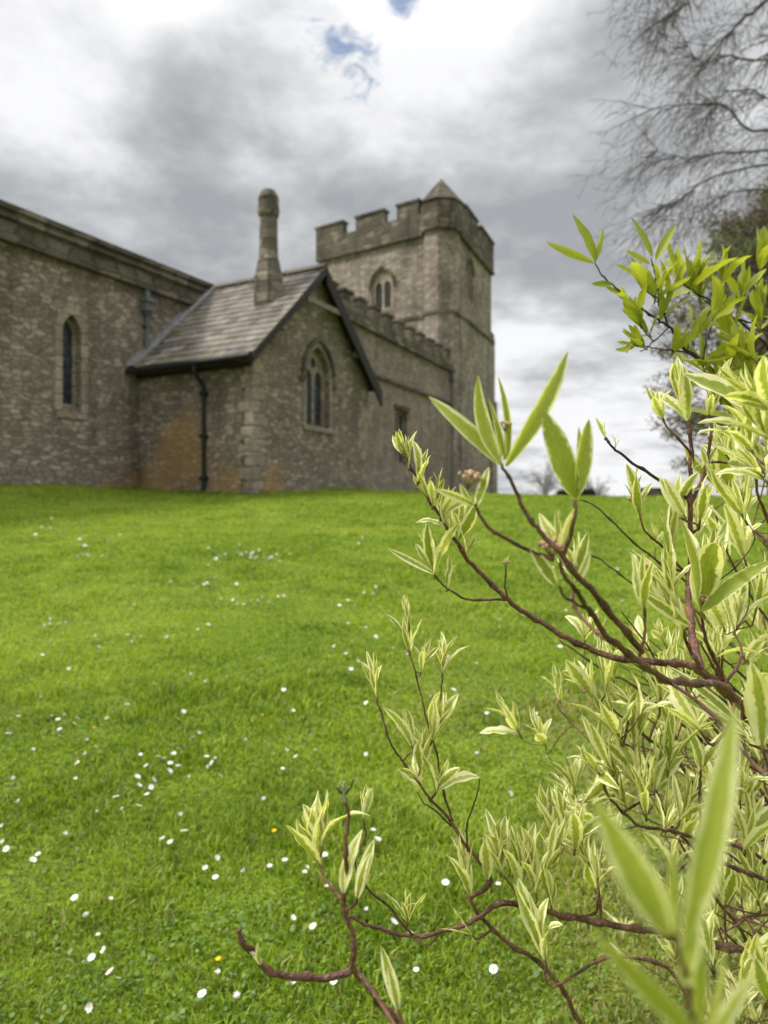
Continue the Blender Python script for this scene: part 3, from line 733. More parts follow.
# ---- tower (plan is not quite square)
A = Vector((4.03, 39.94, 0)); B = Vector((-4.33, 45.5, 0)); C_ = Vector((7.55, 48.1, 0)); Dd = B + C_ - A
def side(p, q): a = (q-p).normalized(); return p, a, (q-p).length
faces = {'east': side(B, A), 'south': side(A, C_), 'west': side(C_, Dd), 'north': side(Dd, B)}
Oe, ae, Le = faces['east']; Os, as_, Ls = faces['south']
def zpx(O, a, t, py): return (500-py)/F*(O+a*t).y
te = along(Oe, ae, 382.0); ts = along(Os, as_, 470.0)
be = [arch(1.55, E+11.9, E+13.35, E+14.35, te)]
bs = [arch(1.15, E+12.6, E+14.4, E+15.1, ts)]
mb = MB()
mb.slab(rect(0, Le, E-1, E+15.9), Oe, ae, 0, .6, be); mb.slab(rect(.0, Ls, E-1, E+15.9), Os, as_, .002, .6, bs)
mb.slab(rect(0, faces['west'][2], E-1, E+15.9), faces['west'][0], faces['west'][1], 0, .6); mb.slab(rect(0, faces['north'][2], E-1, E+15.9), faces['north'][0], faces['north'][1], 0, .6)
tw = mb.build('tower_wall', M['rubble_tower'], ch)
mb = MB().prism([(A.x-.2, A.y+1.6), (C_.x-1.6, C_.y-.6), (Dd.x, Dd.y-1.6), (B.x+1.6, B.y+.6)], E+15.2, E+15.6); mb.build('tower_roof', M['lead'], ch)
for nm in ('east', 'south'):
    mb = MB()
    O_, a_, L_ = faces[nm]
    mb.box(O_, a_, -.1 if nm == 'east' else .02, L_+.14, E+15.82, E+16.02, .22, .1); mb.build('string_course', M['dark_stone'], tw)
    MB().box(O_, a_, 0.01, L_, E+10.95, E+11.13, .10 if nm == 'east' else .28, -.004).build('string_course', M['dark_stone'], tw)
# parapets
def cren(O_, a_, L_, mer, z0, z1, z2, out, th):
    pts = [(mer[0][0], z0), (mer[-1][1], z0)]
    up = []
    for i, (a, b) in enumerate(mer):
        up += [(a, z2), (b, z2)]
        if i < len(mer)-1: up += [(b, z1), (mer[i+1][0], z1)]
    return MB().slab(pts + up[::-1], O_, a_, out, th)
def cop(mb, O_, a_, mer, z2, out, th):
    for a, b in mer: mb.box(O_, a_, a-.07, b+.07, z2, z2+.13, out+.07, th+.07)
me_ = [(-.15, along(Oe, ae, 344)), (along(Oe, ae, 357), along(Oe, ae, 385)), (along(Oe, ae, 398), along(Oe, ae, 420))]
mb = cren(Oe, ae, Le, me_, E+16.02, E+17.22, E+18.0, .15, .35); cop(mb, Oe, ae, me_, E+18.0, .15, .35)
mb.box(Oe, ae, me_[-1][1], Le+.1, E+16.02, E+17.2, .147, .35)
bt = mb.build('battlement', M['dark_stone'], tw)
ms_ = [(along(Os, as_, 463.5), along(Os, as_, 475.5)), (along(Os, as_, 479), Ls+.15)]
mb = cren(Os, as_, Ls, ms_, E+16.02, E+17.22, E+18.0, .15, .35); mb.box(Os, as_, .1, ms_[0][0], E+16.02, E+17.2, .147, .35); cop(mb, Os, as_, ms_, E+18.0, .15, .35)
mb.build('battlement', M['dark_stone'], tw)
for nm in ('west', 'north'):
    O_, a_, L_ = faces[nm]
    mm_ = [(.45+k*(L_-.9)/3.4*1.1, .45+k*(L_-.9)/3.4*1.1+1.9) for k in range(3)]; mm_[-1] = (mm_[-1][0], L_-.4)
    mb = cren(O_, a_, L_, mm_, E+15.9, E+17.22, E+18.0, .15, .35); mb.build('battlement', M['dark_stone'], tw)
# stair turret on the near corner
ct = A + (B-A).normalized()*.98 + (C_-A).normalized()*.55
def octo(c, r, rot=22.5+8):
    return [(c.x+r*math.cos(R(rot+45*i)), c.y+r*math.sin(R(rot+45*i))) for i in range(8)]
mb = MB().prism(octo(ct, 1.12), E-1, E+16.1); tu = mb.build('stair_turret', M['rubble_tower'], ch)
mb = MB().prism(octo(ct, 1.34), E+15.9, E+16.12); mb.prism(octo(ct, 1.30), E+16.12, E+17.62)
mb.build('turret_head', M['dark_stone'], tu)
mb = MB().prism(octo(ct, 1.42), E+17.62, E+19.25, octo(ct, .05)); mb.build('turret_roof', M['dark_stone'], tu)
mb = MB().prism(octo(ct, 1.20), E+10.95, E+11.13); mb.build('string_course', M['dark_stone'], tu)
# stepped lower stage on the south and west
mb = MB(); mb.slab([(1.0, E-1), (Ls+.35, E-1), (Ls+.35, E+11.3), (Ls+.05, E+11.7), (1.0, E+11.7)], Os, as_, .18, -.004)
mb.slab([(Ls-.9, E-1), (Ls+.42, E-1), (Ls+.42, E+6.3), (Ls+.36, E+6.9), (Ls-.9, E+6.9)], Os, as_, .34, -.19)
mb.build('buttress', M['rubble_tower'], tw)
# belfry windows with louvres
def belfry(O_, a_, cx, w_, z0, zs, za, lw, nm):
    ls = [arch(lw, z0+.12, zs-.05, zs+.35, cx-lw*.62, 5), arch(lw, z0+.12, zs-.05, zs+.35, cx+lw*.62, 5)]
    w0 = window(O_, a_, arch(w_, z0, zs, za, cx), ls, .14, M['ashlar_pale'], 'belfry_window', hood=([band(w_+.2, .12, zs-.1, zs, za+.12, cx)], .10, 'dark_stone'), glassmat=M['timber'])
    mb = MB(); n_ = Vector((a_.y, -a_.x, 0))
    for k in range(int((zs-z0+.2)/.24)):
        z_ = z0+.2+k*.24
        for sx in (-1, 1):
            xa, xb = cx+sx*lw*.62-lw*.49, cx+sx*lw*.62+lw*.49
            p = [O_+a_*xa-n_*.15+zv*z_, O_+a_*xb-n_*.15+zv*z_, O_+a_*xb-n_*.235+zv*(z_+.15), O_+a_*xa-n_*.235+zv*(z_+.15)]
            mb.face(p)
    mb.build('louvre', M['louvre'], w0)
belfry(Oe, ae, te, 1.55, E+11.9, E+13.35, E+14.35, .52, 'e')
belfry(Os, as_, ts, 1.15, E+12.6, E+14.4, E+15.1, .38, 's')
# pipe in the angle between nave and tower
pt = PN + an*(LN-.35) + Vector((an.y, -an.x, 0))*.12
MB().tube([pt+zv*(E+7.0), pt+zv*(E+.3)], .06, 8).build('downpipe', M['lead'], ch)
MB().box(PN, an, LN-.6, LN-.1, E+6.9, E+7.25, .28, -.003).build('rainwater_head', M['lead'], nw)

# ------------------------------------------------------------------ trees
M['bark_grey'] = plain('grey_bark', (.075, .062, .05), .85, .35, 12)
M['bark_hazed'] = plain('hazed_grey_bark', (.22, .21, .21), .9, .2, 3)  # grey bark lightened, distance haze put into its colour
M['yew'] = mat('evergreen_leaf', _blade((.085, .07, .04), (.17, .14, .09), (.14, .12, .06), .25))
M['hawthorn'] = mat('young_leaf', _blade((.11, .17, .03), (.20, .27, .06), (.18, .25, .05), .35))
def grow(mb, p, d, L, r, lvl, q, droop, kids, pull=None, sides=3, rmin=.0028):
    n_ = max(3, int(L/.12)) if lvl else max(4, int(L/.25)); n_ = min(n_, 12); pts = [p.copy()]; st = L/n_; dd = d.copy()
    for i in range(n_):
        dd = dd + Vector((q.gauss(0, .075), q.gauss(0, .075), q.gauss(0, .075))) + Vector((0, 0, -droop*st))
        if pull: dd += pull*st
        dd.normalize(); pts.append(pts[-1]+dd*st)
    rad = [max(rmin, r*(1-.75*i/n_)) for i in range(n_+1)]
    mb.tube(pts, rad, sides if lvl else 5, cap=False)
    if lvl >= len(kids): return
    cnt, frac = kids[lvl]; c_ = max(1, int(cnt*L/(1 if lvl == 0 else .6)))
    for k in range(c_):
        f_ = q.uniform(.12, 1); i = min(n_-1, int(f_*n_)); base = pts[i].lerp(pts[i+1], f_*n_-i) if i < n_ else pts[-1]
        ax = (pts[i+1]-pts[i]).normalized(); a = Vector((q.gauss(0, 1), q.gauss(0, 1), q.gauss(0, 1))); a = (a-ax*a.dot(ax)).normalized()
        nd = (ax*q.uniform(.5, 1.0)+a*q.uniform(.45, .9)).normalized()
        grow(mb, base, nd, L*frac*q.uniform(.5, 1.15)*(1.15-.6*f_), r*.45, lvl+1, q, droop, kids, pull, sides, rmin)
def smooth_path(pts, k=4):
    out = []
    for i in range(len(pts)-1):
        p0, p1, p2, p3 = pts[max(i-1, 0)], pts[i], pts[i+1], pts[min(i+2, len(pts)-1)]
        for j in range(k):
            t = j/k
            out.append(.5*((2*p1)+(p2-p0)*t+(2*p0-5*p1+4*p2-p3)*t*t+(3*p1-p0-3*p2+p3)*t**3))
    out.append(pts[-1].copy()); return out
q = random.Random(21)
TX, TY = 9.6, 12.5
bt_ = thing('bare_tree', 'leafless tree with drooping fine twigs hanging in at the top right', 'tree', (TX, TY, gz(TX, TY)))
g0 = gz(TX, TY)
trunk = smooth_path([Vector((TX, TY, g0-.2)), Vector((TX-.1, TY, g0+2.5)), Vector((TX+.1, TY+.1, g0+6)), Vector((TX, TY, g0+10)), Vector((TX+.2, TY, g0+14))])
n_ = len(trunk); MB().tube(trunk, [.32*(1-.85*i/n_) for i in range(n_)], 10).build('trunk', M['bark_grey'], bt_, smooth=True)
mb = MB()
limbs = [
 ([(700, -25, 12), (668, 2, 11.6), (640, 16, 11.4), (612, 26, 11.2)], .045, (TX, TY, 9.3+1.5)),
 ([(800, -20, 12.3), (768, 0, 12.2), (742, 20, 12), (716, 44, 11.8), (694, 66, 11.6)], .06, (TX, TY, 9.8)),
 ([(768, 132, 11.8), (722, 106, 11.5), (675, 104, 11.4), (612, 108, 11.2)], .035, (TX, TY, 8.6)),
 ([(768, 150, 12.4), (720, 152, 12.2), (668, 158, 12), (618, 150, 12)], .032, (TX, TY, 8.0)),
 ([(768, 165, 12.6), (700, 178, 12.4), (655, 200, 12.2), (626, 208, 12)], .032, (TX, TY, 7.6)),
 ([(768, 60, 12.6), (725, 56, 12.3), (690, 62, 12.1), (660, 40, 12.0)], .03, (TX, TY, 9.5)),
 ([(720, -60, 12.6), (690, -40, 12.3), (650, -30, 12.1), (615, -22, 12.0)], .04, (TX, TY, 11.2)),
 ([(790, 190, 13.0), (740, 190, 12.8), (700, 204, 12.6), (670, 218, 12.4)], .03, (TX, TY, 7.0)),
 ([(790, 100, 13.0), (745, 90, 12.8), (715, 96, 12.6), (695, 120, 12.4)], .03, (TX, TY, 9.0)),
]
for pix, r0, root in limbs:
    pts = [Vector(root)] + [P(a[0]+max(0, 730-a[0])*.32, a[1], a[2]) for a in pix]; path = smooth_path(pts, 5); n_ = len(path)
    path = [p_ + Vector((q.gauss(0, .012), q.gauss(0, .012), q.gauss(0, .012))) for p_ in path]
    mb.tube(path, [max(.005, r0*.62*(1.3-1.15*i/n_)) for i in range(n_)], 5, cap=False)
    for k in range(60):
        f_ = q.uniform(.15, 1)*(n_-1); i = min(n_-2, int(f_)); base = path[i].lerp(path[i+1], f_-i); ax = (path[i+1]-path[i]).normalized()
        a = Vector((q.gauss(-.3, .8), q.gauss(0, .8), q.gauss(-.55, .6))).normalized()
        grow(mb, base, (ax*.8+a*.9).normalized(), q.uniform(.5, 1.5), .0075, 1, q, .50, [(0, 0), (2.1, .5), (1.5, .5)], Vector((-.10, 0, 0)), 3, .0030)
# rest of the crown, above and to the right of the view
for k in range(26):
    z_ = q.uniform(5, 14); a = q.uniform(0, 6.28); base = Vector((TX, TY, g0+z_)); d = Vector((math.cos(a), math.sin(a), q.uniform(.1, .7))).normalized()
    if d.x < -.3 and z_ < 10.5 and abs(d.y) < .9: d.x *= .25; d.normalize()
    grow(mb, base, d, q.uniform(2.2, 4.2), .06, 0, q, .06, [(4, .42), (3.2, .5), (2, .5)], None, 3, .004)
mb.build('crown', M['bark_grey'], bt_)

# evergreen behind, right
def leafmass(mb, centers, q, per, size, flat=.6):
    for c, rad in centers:
        n_ = int(per*rad**1.4)
        for _ in range(n_):
            v_ = Vector((q.gauss(0, 1), q.gauss(0, 1), q.gauss(0, 1))).normalized()*rad*(q.random()**.45)
            v_.z *= flat; p = c+v_
            a = Vector((q.gauss(0, 1), q.gauss(0, 1), q.gauss(0, .6))).normalized(); b = a.orthogonal().normalized(); b = Matrix.Rotation(q.uniform(0, 6.28), 3, a) @ b
            s = size*q.uniform(.6, 1.4)
            mb.face([p-a*s, p+b*s*.35, p+a*s, p-b*s*.35], r=q.random()*.9)
def leafy_tree(name, label, cat, x, y, h, w_, leafm, barkm, seed, clumps=60, per=420, size=.075, low=.12, group=None, gap=.5):
    q = random.Random(seed); z0 = gz(x, y); t = thing(name, label, cat, (x, y, z0), group)
    tr = smooth_path([Vector((x, y, z0-.3)), Vector((x+.1, y, z0+h*.3)), Vector((x-.05, y, z0+h*.6)), Vector((x, y, z0+h*.92))]); n_ = len(tr)
    MB().tube(tr, [h*.028*(1-.85*i/n_)+.01 for i in range(n_)], 8).build('trunk', barkm, t, smooth=True)
    br = MB(); cm = MB(); cs = []
    for k in range(clumps):
        f_ = low + (1-low)*q.random()**.9; a = q.uniform(0, 6.28); ww = w_*math.sin(math.pi*min(1, (f_*.86+.14)))**.6
        rr2 = ww*q.uniform(.35, 1.25); c = Vector((x+math.cos(a)*rr2, y+math.sin(a)*rr2, z0+h*f_))
        b0 = Vector((x, y, z0+h*max(.08, f_-.18))); mid = b0.lerp(c, .5)+Vector((0, 0, -.1))
        br.tube(smooth_path([b0, mid, c], 3), [.05, .045, .04, .03, .022, .015, .008], 4, cap=False)
        for _ in range(5):
            e_ = c + Vector((q.gauss(0, 1), q.gauss(0, 1), q.gauss(0, .7)))*w_*.16; br.tube([mid.lerp(c, .7), e_], [.014, .004], 3, cap=False)
        cs.append((c, w_*q.uniform(.10, .30)))
    br.build('limb', barkm, t)
    leafmass(cm, cs, q, per, size); cm.build('crown', leafm, t)
    return t
leafy_tree('evergreen_tree', 'dense brownish green evergreen tree standing behind the bushes at the right', 'tree', 12.9, 22.5, 10.0, 3.6, M['yew'], M['bark_grey'], 4, 130, 520, .07)
leafy_tree('hawthorn_tree', 'small tree with thin new green leaves in front of the evergreen', 'tree', 11.9, 19.5, 9.2, 2.7, M['hawthorn'], M['bark_grey'], 8, 60, 170, .05, .5)
# bare trees beyond the crest of the lawn
def far_tree(x, y, h, w_, seed, label, gl):
    q = random.Random(seed); z0 = gz(x, y); t = thing('bare_tree', label, 'tree', (x, y, z0), gl)
    MB().tube([(x, y, z0-.5), (x, y, z0+h*.35), (x+.2, y, z0+h*.7)], [.35, .28, .15], 6).build('trunk', M['bark_hazed'], t)
    mb = MB()
    for k in range(34):
        a = q.uniform(0, 6.28); d = Vector((math.cos(a)*.9, math.sin(a)*.9, q.uniform(.1, 1.3))).normalized()
        grow(mb, Vector((x, y, z0+h*q.uniform(.18, .62))), d, w_*q.uniform(.7, 1.1), .09, 0, q, 0.0, [(2.2, .45), (1.6, .5)], None, 3, .02)
    mb.build('crown', M['bark_hazed'], t)
far_tree(27, 115, 11.0, 4.6, 31, 'hazy pale leafless tree beyond the crest of the lawn beside the tower', None)
far_tree(38, 125, 9.5, 4.4, 32, 'smaller hazy pale leafless tree further right beyond the crest of the lawn', None)
# low dark shapes on the crest
def bush(x, y, w_, h, seed, label):
    q = random.Random(seed); z0 = gz(x, y); t = thing('bush', label, 'bush', (x, y, z0))
    mb = MB(); 
    for k in range(6): mb.tube([(x, y, z0-.2), (x+q.gauss(0, w_*.25), y+q.gauss(0, .3), z0+h*.8)], [.04, .01], 4)
    mb.build('stem', M['bark_grey'], t)
    cs = [(Vector((x+q.uniform(-.5, .5)*w_, y+q.uniform(-.4, .4), z0+h*q.uniform(.25, .75))), h*.42) for _ in range(12)]
    mb = MB(); leafmass(mb, cs, q, 900, .07, .8); mb.build('foliage', M['dark_leaf'], t)
M['dark_leaf'] = mat('dark_bush_leaf', _blade((.02, .025, .012), (.05, .035, .022), (.04, .045, .02), .1))
for (px, D, w_, h, sd, lb) in ((565, 52, .7, .85, 1, 'small dark bush on the crest of the lawn, left of the pair'), (587, 52, .8, .9, 2, 'small dark bush on the crest of the lawn, right of the pair')):
    bush((px-384)/F*D, D, w_, h, sd, lb)
hx = (659-384)/F*50
mb = MB(); O_ = Vector((hx-1.1, 50, 0)); z0 = gz(hx, 50)
mb.box(O_, Vector((1, 0, 0)), 0, 2.2, z0-.3, z0+.72, 0, .8)
hd = mb.build('tomb_chest', M['dark_stone'], None, origin=(hx, 50, z0)); tag(hd, 'low dark stone block standing at the crest of the lawn behind the shrub', 'tomb')
hb = MB().box(O_, Vector((1, 0, 0)), -.1, 2.3, z0+.72, z0+.84, .1, .9).build('slab_top', M['dark_stone'], hd); 
# ------------------------------------------------------------------ shrubs in front
def _leaf(green1, green2, cream, margin, trans=.42):
    def b(nt):
        uv = nt.n('ShaderNodeUVMap').outputs[0]
        r = nt.n('ShaderNodeAttribute', {'attribute_name': 'rnd'}).outputs['Fac']
        s = nt.n('ShaderNodeSeparateXYZ', None, Vector=uv); au = nt.math('ABSOLUTE', s.outputs[0]); t = s.outputs[1]
        pos = nt.n('ShaderNodeNewGeometry').outputs['Position']
        nz = nt.noise(nt.vmath('MULTIPLY', uv, (2.2, 9, 1)), 1.0, 3, .6).outputs[0]
        nz2 = nt.noise(pos, 260, 3, .6).outputs[0]
        ve = nt.math('SINE', nt.math('MULTIPLY', nt.math('SUBTRACT', nt.math('MULTIPLY', t, 9.0), nt.math('MULTIPLY', au, 1.7)), 6.283))
        vein = nt.map(ve, .80, 1.0, 0, 1, True); mid = nt.map(au, .02, .09, 1, 0)
        vv = nt.math('MAXIMUM', vein, mid)
        gcol = nt.mix(nt.map(nt.math('ADD', nt.math('MULTIPLY', nz2, .6), nt.math('MULTIPLY', r, .6)), .3, .9), green1, green2)
        gcol = nt.mix(nt.math('MULTIPLY', vv, .35), gcol, nt.mix(1, gcol, (1.5, 1.4, 1.5), 'MULTIPLY'))
        if margin:
            th = nt.math('ADD', nt.math('SUBTRACT', margin, nt.math('MULTIPLY', r, .30)), nt.math('MULTIPLY', nt.math('SUBTRACT', nz, .5), 1.0))
            e_ = nt.math('SUBTRACT', au, th)
            col = nt.mix(nt.map(e_, -.06, .08), gcol, cream)
        else: col = gcol
        br = nt.map(nt.noise(pos, 60, 3, .6).outputs[0], .66, .74, 0, .6)
        col = nt.mix(br, col, (.42, .30, .12))
        h = nt.math('SUBTRACT', nt.math('MULTIPLY', nz2, .25), nt.math('MULTIPLY', vv, .8))
        p = principled(nt, col, .42, h, .35, .001, .35)
        tr = nt.n('ShaderNodeBsdfTranslucent', None, Color=nt.mix(1, col, (1.15, 1.15, .55), 'MULTIPLY'))
        mx = nt.n('ShaderNodeMixShader', None, _0=trans); nt.t.links.new(p, mx.inputs[1]); nt.t.links.new(tr.outputs[0], mx.inputs[2])
        return mx.outputs[0]
    return b
M['leaf'] = mat('variegated_leaf', _leaf((.27, .33, .04), (.47, .52, .12), (.88, .85, .53), .58))
M['leaf_open'] = mat('opened_leaf', _leaf((.30, .36, .045), (.44, .49, .10), (.80, .80, .46), .86, .45))
M['leaf_green'] = mat('green_leaf', _leaf((.26, .31, .03), (.43, .46, .065), (.5, .5, .2), 0, .5))
def _bark(nt):
    pos = nt.n('ShaderNodeNewGeometry').outputs['Position']; uv = nt.n('ShaderNodeUVMap').outputs[0]
    a = nt.noise(pos, 45, 4, .6).outputs[0]; l = nt.noise(nt.vmath('MULTIPLY', uv, (9, 260, 1)), 1.0, 2, .5).outputs[0]
    col = nt.mix(nt.map(a, .35, .65), (.055, .024, .017), (.20, .092, .06))
    col = nt.mix(nt.map(l, .60, .68, 0, .7), col, (.36, .25, .17))
    li = nt.noise(pos, 28, 5, .7).outputs[0]
    col = nt.mix(nt.map(li, .62, .70, 0, .8), col, (.42, .41, .33))
    return principled(nt, col, .55, nt.math('ADD', a, l), .8, .003, .3)
M['bark'] = mat('red_brown_bark', _bark)
M['bark_dark'] = plain('dark_twig_bark', (.045, .03, .025), .6, .4, 60, bstr=.3, bdist=.001)
M['shoot'] = plain('new_shoot', (.26, .20, .07), .5, .3, 60, bstr=.2, bdist=.001)
M['budm'] = plain('pink_flower_bud', (.50, .32, .20), .7, .35, 300, bstr=.4, bdist=.001)

def leaf(mb, base, d, inner, L, W, fold, curl, q, mi=0, wav=.06, tw=0.0):
    nt_, us = 9, (-1, -.5, 0, .5, 1)
    d = d.normalized(); inner = (inner - d*inner.dot(d)).normalized(); sd = d.cross(inner).normalized()
    c = Vector(base); rows = []; r_ = q.random(); ph = q.uniform(0, 6.28); wv = q.uniform(.4, 1)*wav; bend = q.gauss(0, .10)
    for j in range(nt_+1):
        t = j/nt_
        ang = curl*(t**1.6); ta = tw*t
        dd = d*math.cos(ang) - inner*math.sin(ang); inn = d*math.sin(ang) + inner*math.cos(ang)
        s2 = sd*math.cos(ta) + inn*math.sin(ta); i2 = inn*math.cos(ta) - sd*math.sin(ta)
        w_ = W*2.05*(t+.012)**.75*(1-t)**.88 + .0004*(1-t) + .0003
        fo = fold*(1-.55*t)
        row = []
        for uu in us:
            off = sd*(bend*L*t*t) + s2*(uu*w_*math.cos(fo*abs(uu)**.5)) + i2*(abs(uu)*w_*math.sin(fo))
            off += i2*(wv*W*math.sin(ph + t*17 + (2.1 if uu < 0 else 0))*abs(uu)**2*math.sin(math.pi*t))
            row.append(c+off)
        rows.append(row); c = c + dd*(L/nt_)
    i0 = len(mb.v)
    for row in rows: mb.v.extend([tuple(p_) for p_ in row])
    for j in range(nt_):
        for k in range(4):
            a = i0+j*5+k; mb.f.append((a, a+1, a+6, a+5)); mb.r.append(r_); mb.mi.append(mi)
            mb.uv.extend([(us[k], j/nt_), (us[k+1], j/nt_), (us[k+1], (j+1)/nt_), (us[k], (j+1)/nt_)])
def cluster(mb, Pb, d, L, n, spread, q, Wf=.17, mi=0, shoot_mi=1, curl=.35, sub=True):
    """a shoot tip: opposite pairs of leaves, the outer ones opening, the inner ones still upright"""
    d = d.normalized(); side_ = d.cross(Vector((0, 1, .2))).normalized(); az = q.uniform(0, 3.14)
    ln = L*.16*n
    mb.tube([Pb - d*L*.1, Pb + d*ln*.5, Pb + d*ln], [L*.022, L*.018, L*.008], 5, mi=shoot_mi)
    if n > 1: n += 1
    for k in range(n):
        f_ = k/max(1, n-1) if n > 1 else 0
        a = az + k*math.pi/2 + q.uniform(-.25, .25); base = Pb + d*(ln*k/n)
        for sgn in (0, math.pi):
            o_ = (Matrix.Rotation(a+sgn, 3, d) @ side_)
            op = R(spread)*(1-.62*f_)*q.uniform(.55, 1.3)
            ld = d*math.cos(op) + o_*math.sin(op); inn = d*math.sin(op) - o_*math.cos(op)
            LL = L*(1-.34*f_)*q.uniform(.6, 1.15)
            leaf(mb, base + o_*L*.012, ld, inn, LL, LL*Wf*q.uniform(.75, 1.2)*(1-.3*f_), q.uniform(.45, 1.0)*(.7+.5*f_), q.gauss(curl*(.5-1.6*f_), .60), q, mi, .17, q.gauss(0, .7))
def bud(mb, c, d, r_, q, mi):
    for k in range(26):
        a = q.uniform(0, 6.28); rr2 = r_*math.sqrt(q.random()); x = d.orthogonal().normalized(); y = d.cross(x)
        p_ = c + x*rr2*math.cos(a) + y*rr2*math.sin(a) + d*(r_*.35*(1-(rr2/r_)**2)) ; s = r_*q.uniform(.12, .2)
        mb.tube([p_-d*s*1.2, p_-d*s*.4, p_+d*s*.7, p_+d*s*1.1], [s*.5, s, s*.8, s*.15], 6, mi=mi)
    for k in range(8):
        a = 6.28*k/8; x = d.orthogonal().normalized(); y = d.cross(x)
        mb.tube([c-d*r_*1.2, c + (x*math.cos(a)+y*math.sin(a))*r_*.7], [r_*.07, r_*.05], 4, mi=1)

pool = []          # (point, radius) of everything a twig can spring from
def branch(name, pix, r0, r1, par, m, extra=None, nodes=True, seed=0, jit=.0012):
    """pix: (px, py, D) from the thick end to the tip; extra: world points before the first"""
    q = random.Random(seed+len(pool)); pts = [Vector(e_) for e_ in (extra or [])] + [P(*a) for a in pix]
    path = smooth_path(pts, 7); n_ = len(path)
    path = [p_ + Vector((q.gauss(0, .1), q.gauss(0, .1), q.gauss(0, .1)))*jit*(2.5 if r0 < .003 else 4) + Vector((mnoise.noise(p_*45+Vector((seed, 0, 0))), mnoise.noise(p_*45+Vector((0, 9, seed))), mnoise.noise(p_*45+Vector((5, 0, 3)))))*jit*2.2 for p_ in path]
    acc = 0; rad = []; nx_ = q.uniform(.02, .04)
    for i, p_ in enumerate(path):
        if i: acc += (p_-path[i-1]).length
        rr2 = (r0 + (r1-r0)*(i/(n_-1))**.8)*.86
        if nodes and acc > nx_: rr2 *= 1.42; nx_ = acc + q.uniform(.025, .05)
        rad.append(rr2)
    mb = MB().tube(path, rad, 8); o = mb.build(name, m, par, smooth=True)
    return o, path, rad

RX, RY = 1.22, 1.28
rz = gz(RX, RY)
dog = thing('dogwood_shrub', 'shrub of red brown twigs with cream edged young leaves filling the right foreground', 'shrub', (RX, RY, rz))
root = Vector((RX, RY, rz-.03))
def fromroot(q, x=0, y=0, k=.45, exit_=None):
    """points rising from the root towards where the branch comes into view"""
    a = root + Vector((x, y, 0)); e_ = exit_
    m1 = a.lerp(e_, .3) + Vector((.05, 0, .16)); m2 = a.lerp(e_, .68) + Vector((.05, 0, .10))
    return [a, m1, m2]
bq = random.Random(2)
def main(pix, r0, r1, x=0, y=0, rooted=True, seed=0, m='bark', jit=.0010, add=True):
    ex = fromroot(bq, x, y, .4, P(*pix[0])) if rooted else None
    o, path, rad = branch('branch', pix, r0, r1, dog, M[m], ex, True, seed, jit)
    if add:
        for p_, r_ in zip(path, rad): pool.append((p_, r_))
    return o
mm = .001
# upper system
main([(800, 738, .70), (750, 711, .66), (727, 693, .64), (700, 672, .63), (681, 664, .63), (642, 661, .63), (607, 655, .63), (573, 642, .63), (541, 622, .63), (506, 600, .63), (474, 566, .63), (448, 529, .62), (426, 494, .62), (410, 468, .61), (402, 454, .61)], 7*mm, 1.1*mm)
main([(506, 600, .63), (474, 600, .63), (448, 589, .62), (434, 574, .62)], 1.5*mm, .9*mm, rooted=False)
main([(506, 600, .63), (505, 585, .62), (506, 566, .62)], 1.0*mm, .7*mm, rooted=False)
main([(745, 705, .62), (716, 684, .58), (668, 680, .52), (636, 659, .48), (610, 638, .45), (588, 611, .43), (572, 585, .42), (560, 562, .42)], 4.0*mm, 1.3*mm, rooted=False)
main([(639, 657, .50), (643, 635, .50), (644, 608, .50)], 1.5*mm, 1.1*mm, rooted=False)
main([(588, 611, .43), (566, 600, .42), (560, 585, .42)], 1.2*mm, .8*mm, rooted=False)
main([(700, 672, .63), (692, 630, .66), (688, 590, .70), (691, 552, .71), (690, 499, .72), (691, 446, .72), (688, 421, .72)], 4.6*mm, 2.0*mm, rooted=False)
main([(690, 505, .72), (700, 482, .73), (707, 460, .73), (710, 430, .73), (709, 415, .73)], 2.8*mm, 1.5*mm, rooted=False)
main([(690, 455, .72), (680, 440, .71), (668, 428, .71), (663, 418, .71)], 1.8*mm, 1.0*mm, rooted=False)
main([(640, 650, .48), (600, 600, .43), (566, 560, .41), (546, 539, .41), (525, 510, .41), (511, 481, .41), (503, 467, .41)], 2.8*mm, 1.0*mm, rooted=False)
main([(562, 556, .41), (570, 535, .405), (575, 515, .40), (575, 498, .40)], 1.8*mm, 1.1*mm, rooted=False)
main([(552, 560, .42), (530, 551, .42), (498, 534, .42), (485, 523, .42), (474, 505, .42)], 1.9*mm, 1.0*mm, rooted=False)
main([(690, 500, .72), (671, 489, .72), (642, 470, .70), (615, 449, .69), (605, 438, .69)], 2.6*mm, 1.2*mm, rooted=False, m='bark_dark')
main([(686, 575, .74), (665, 549, .73), (645, 530, .72), (640, 515, .72)], 1.8*mm, 1.0*mm, rooted=False)
main([(727, 693, .64), (712, 655, .63), (704, 630, .62), (702, 610, .62)], 2.3*mm, 1.4*mm, rooted=False)
main([(711, 685, .63), (690, 650, .62), (684, 630, .61)], 2.3*mm, 1.4*mm, rooted=False)
main([(720, 690, .64), (740, 660, .66), (735, 630, .68)], 1.9*mm, 1.2*mm, rooted=False)
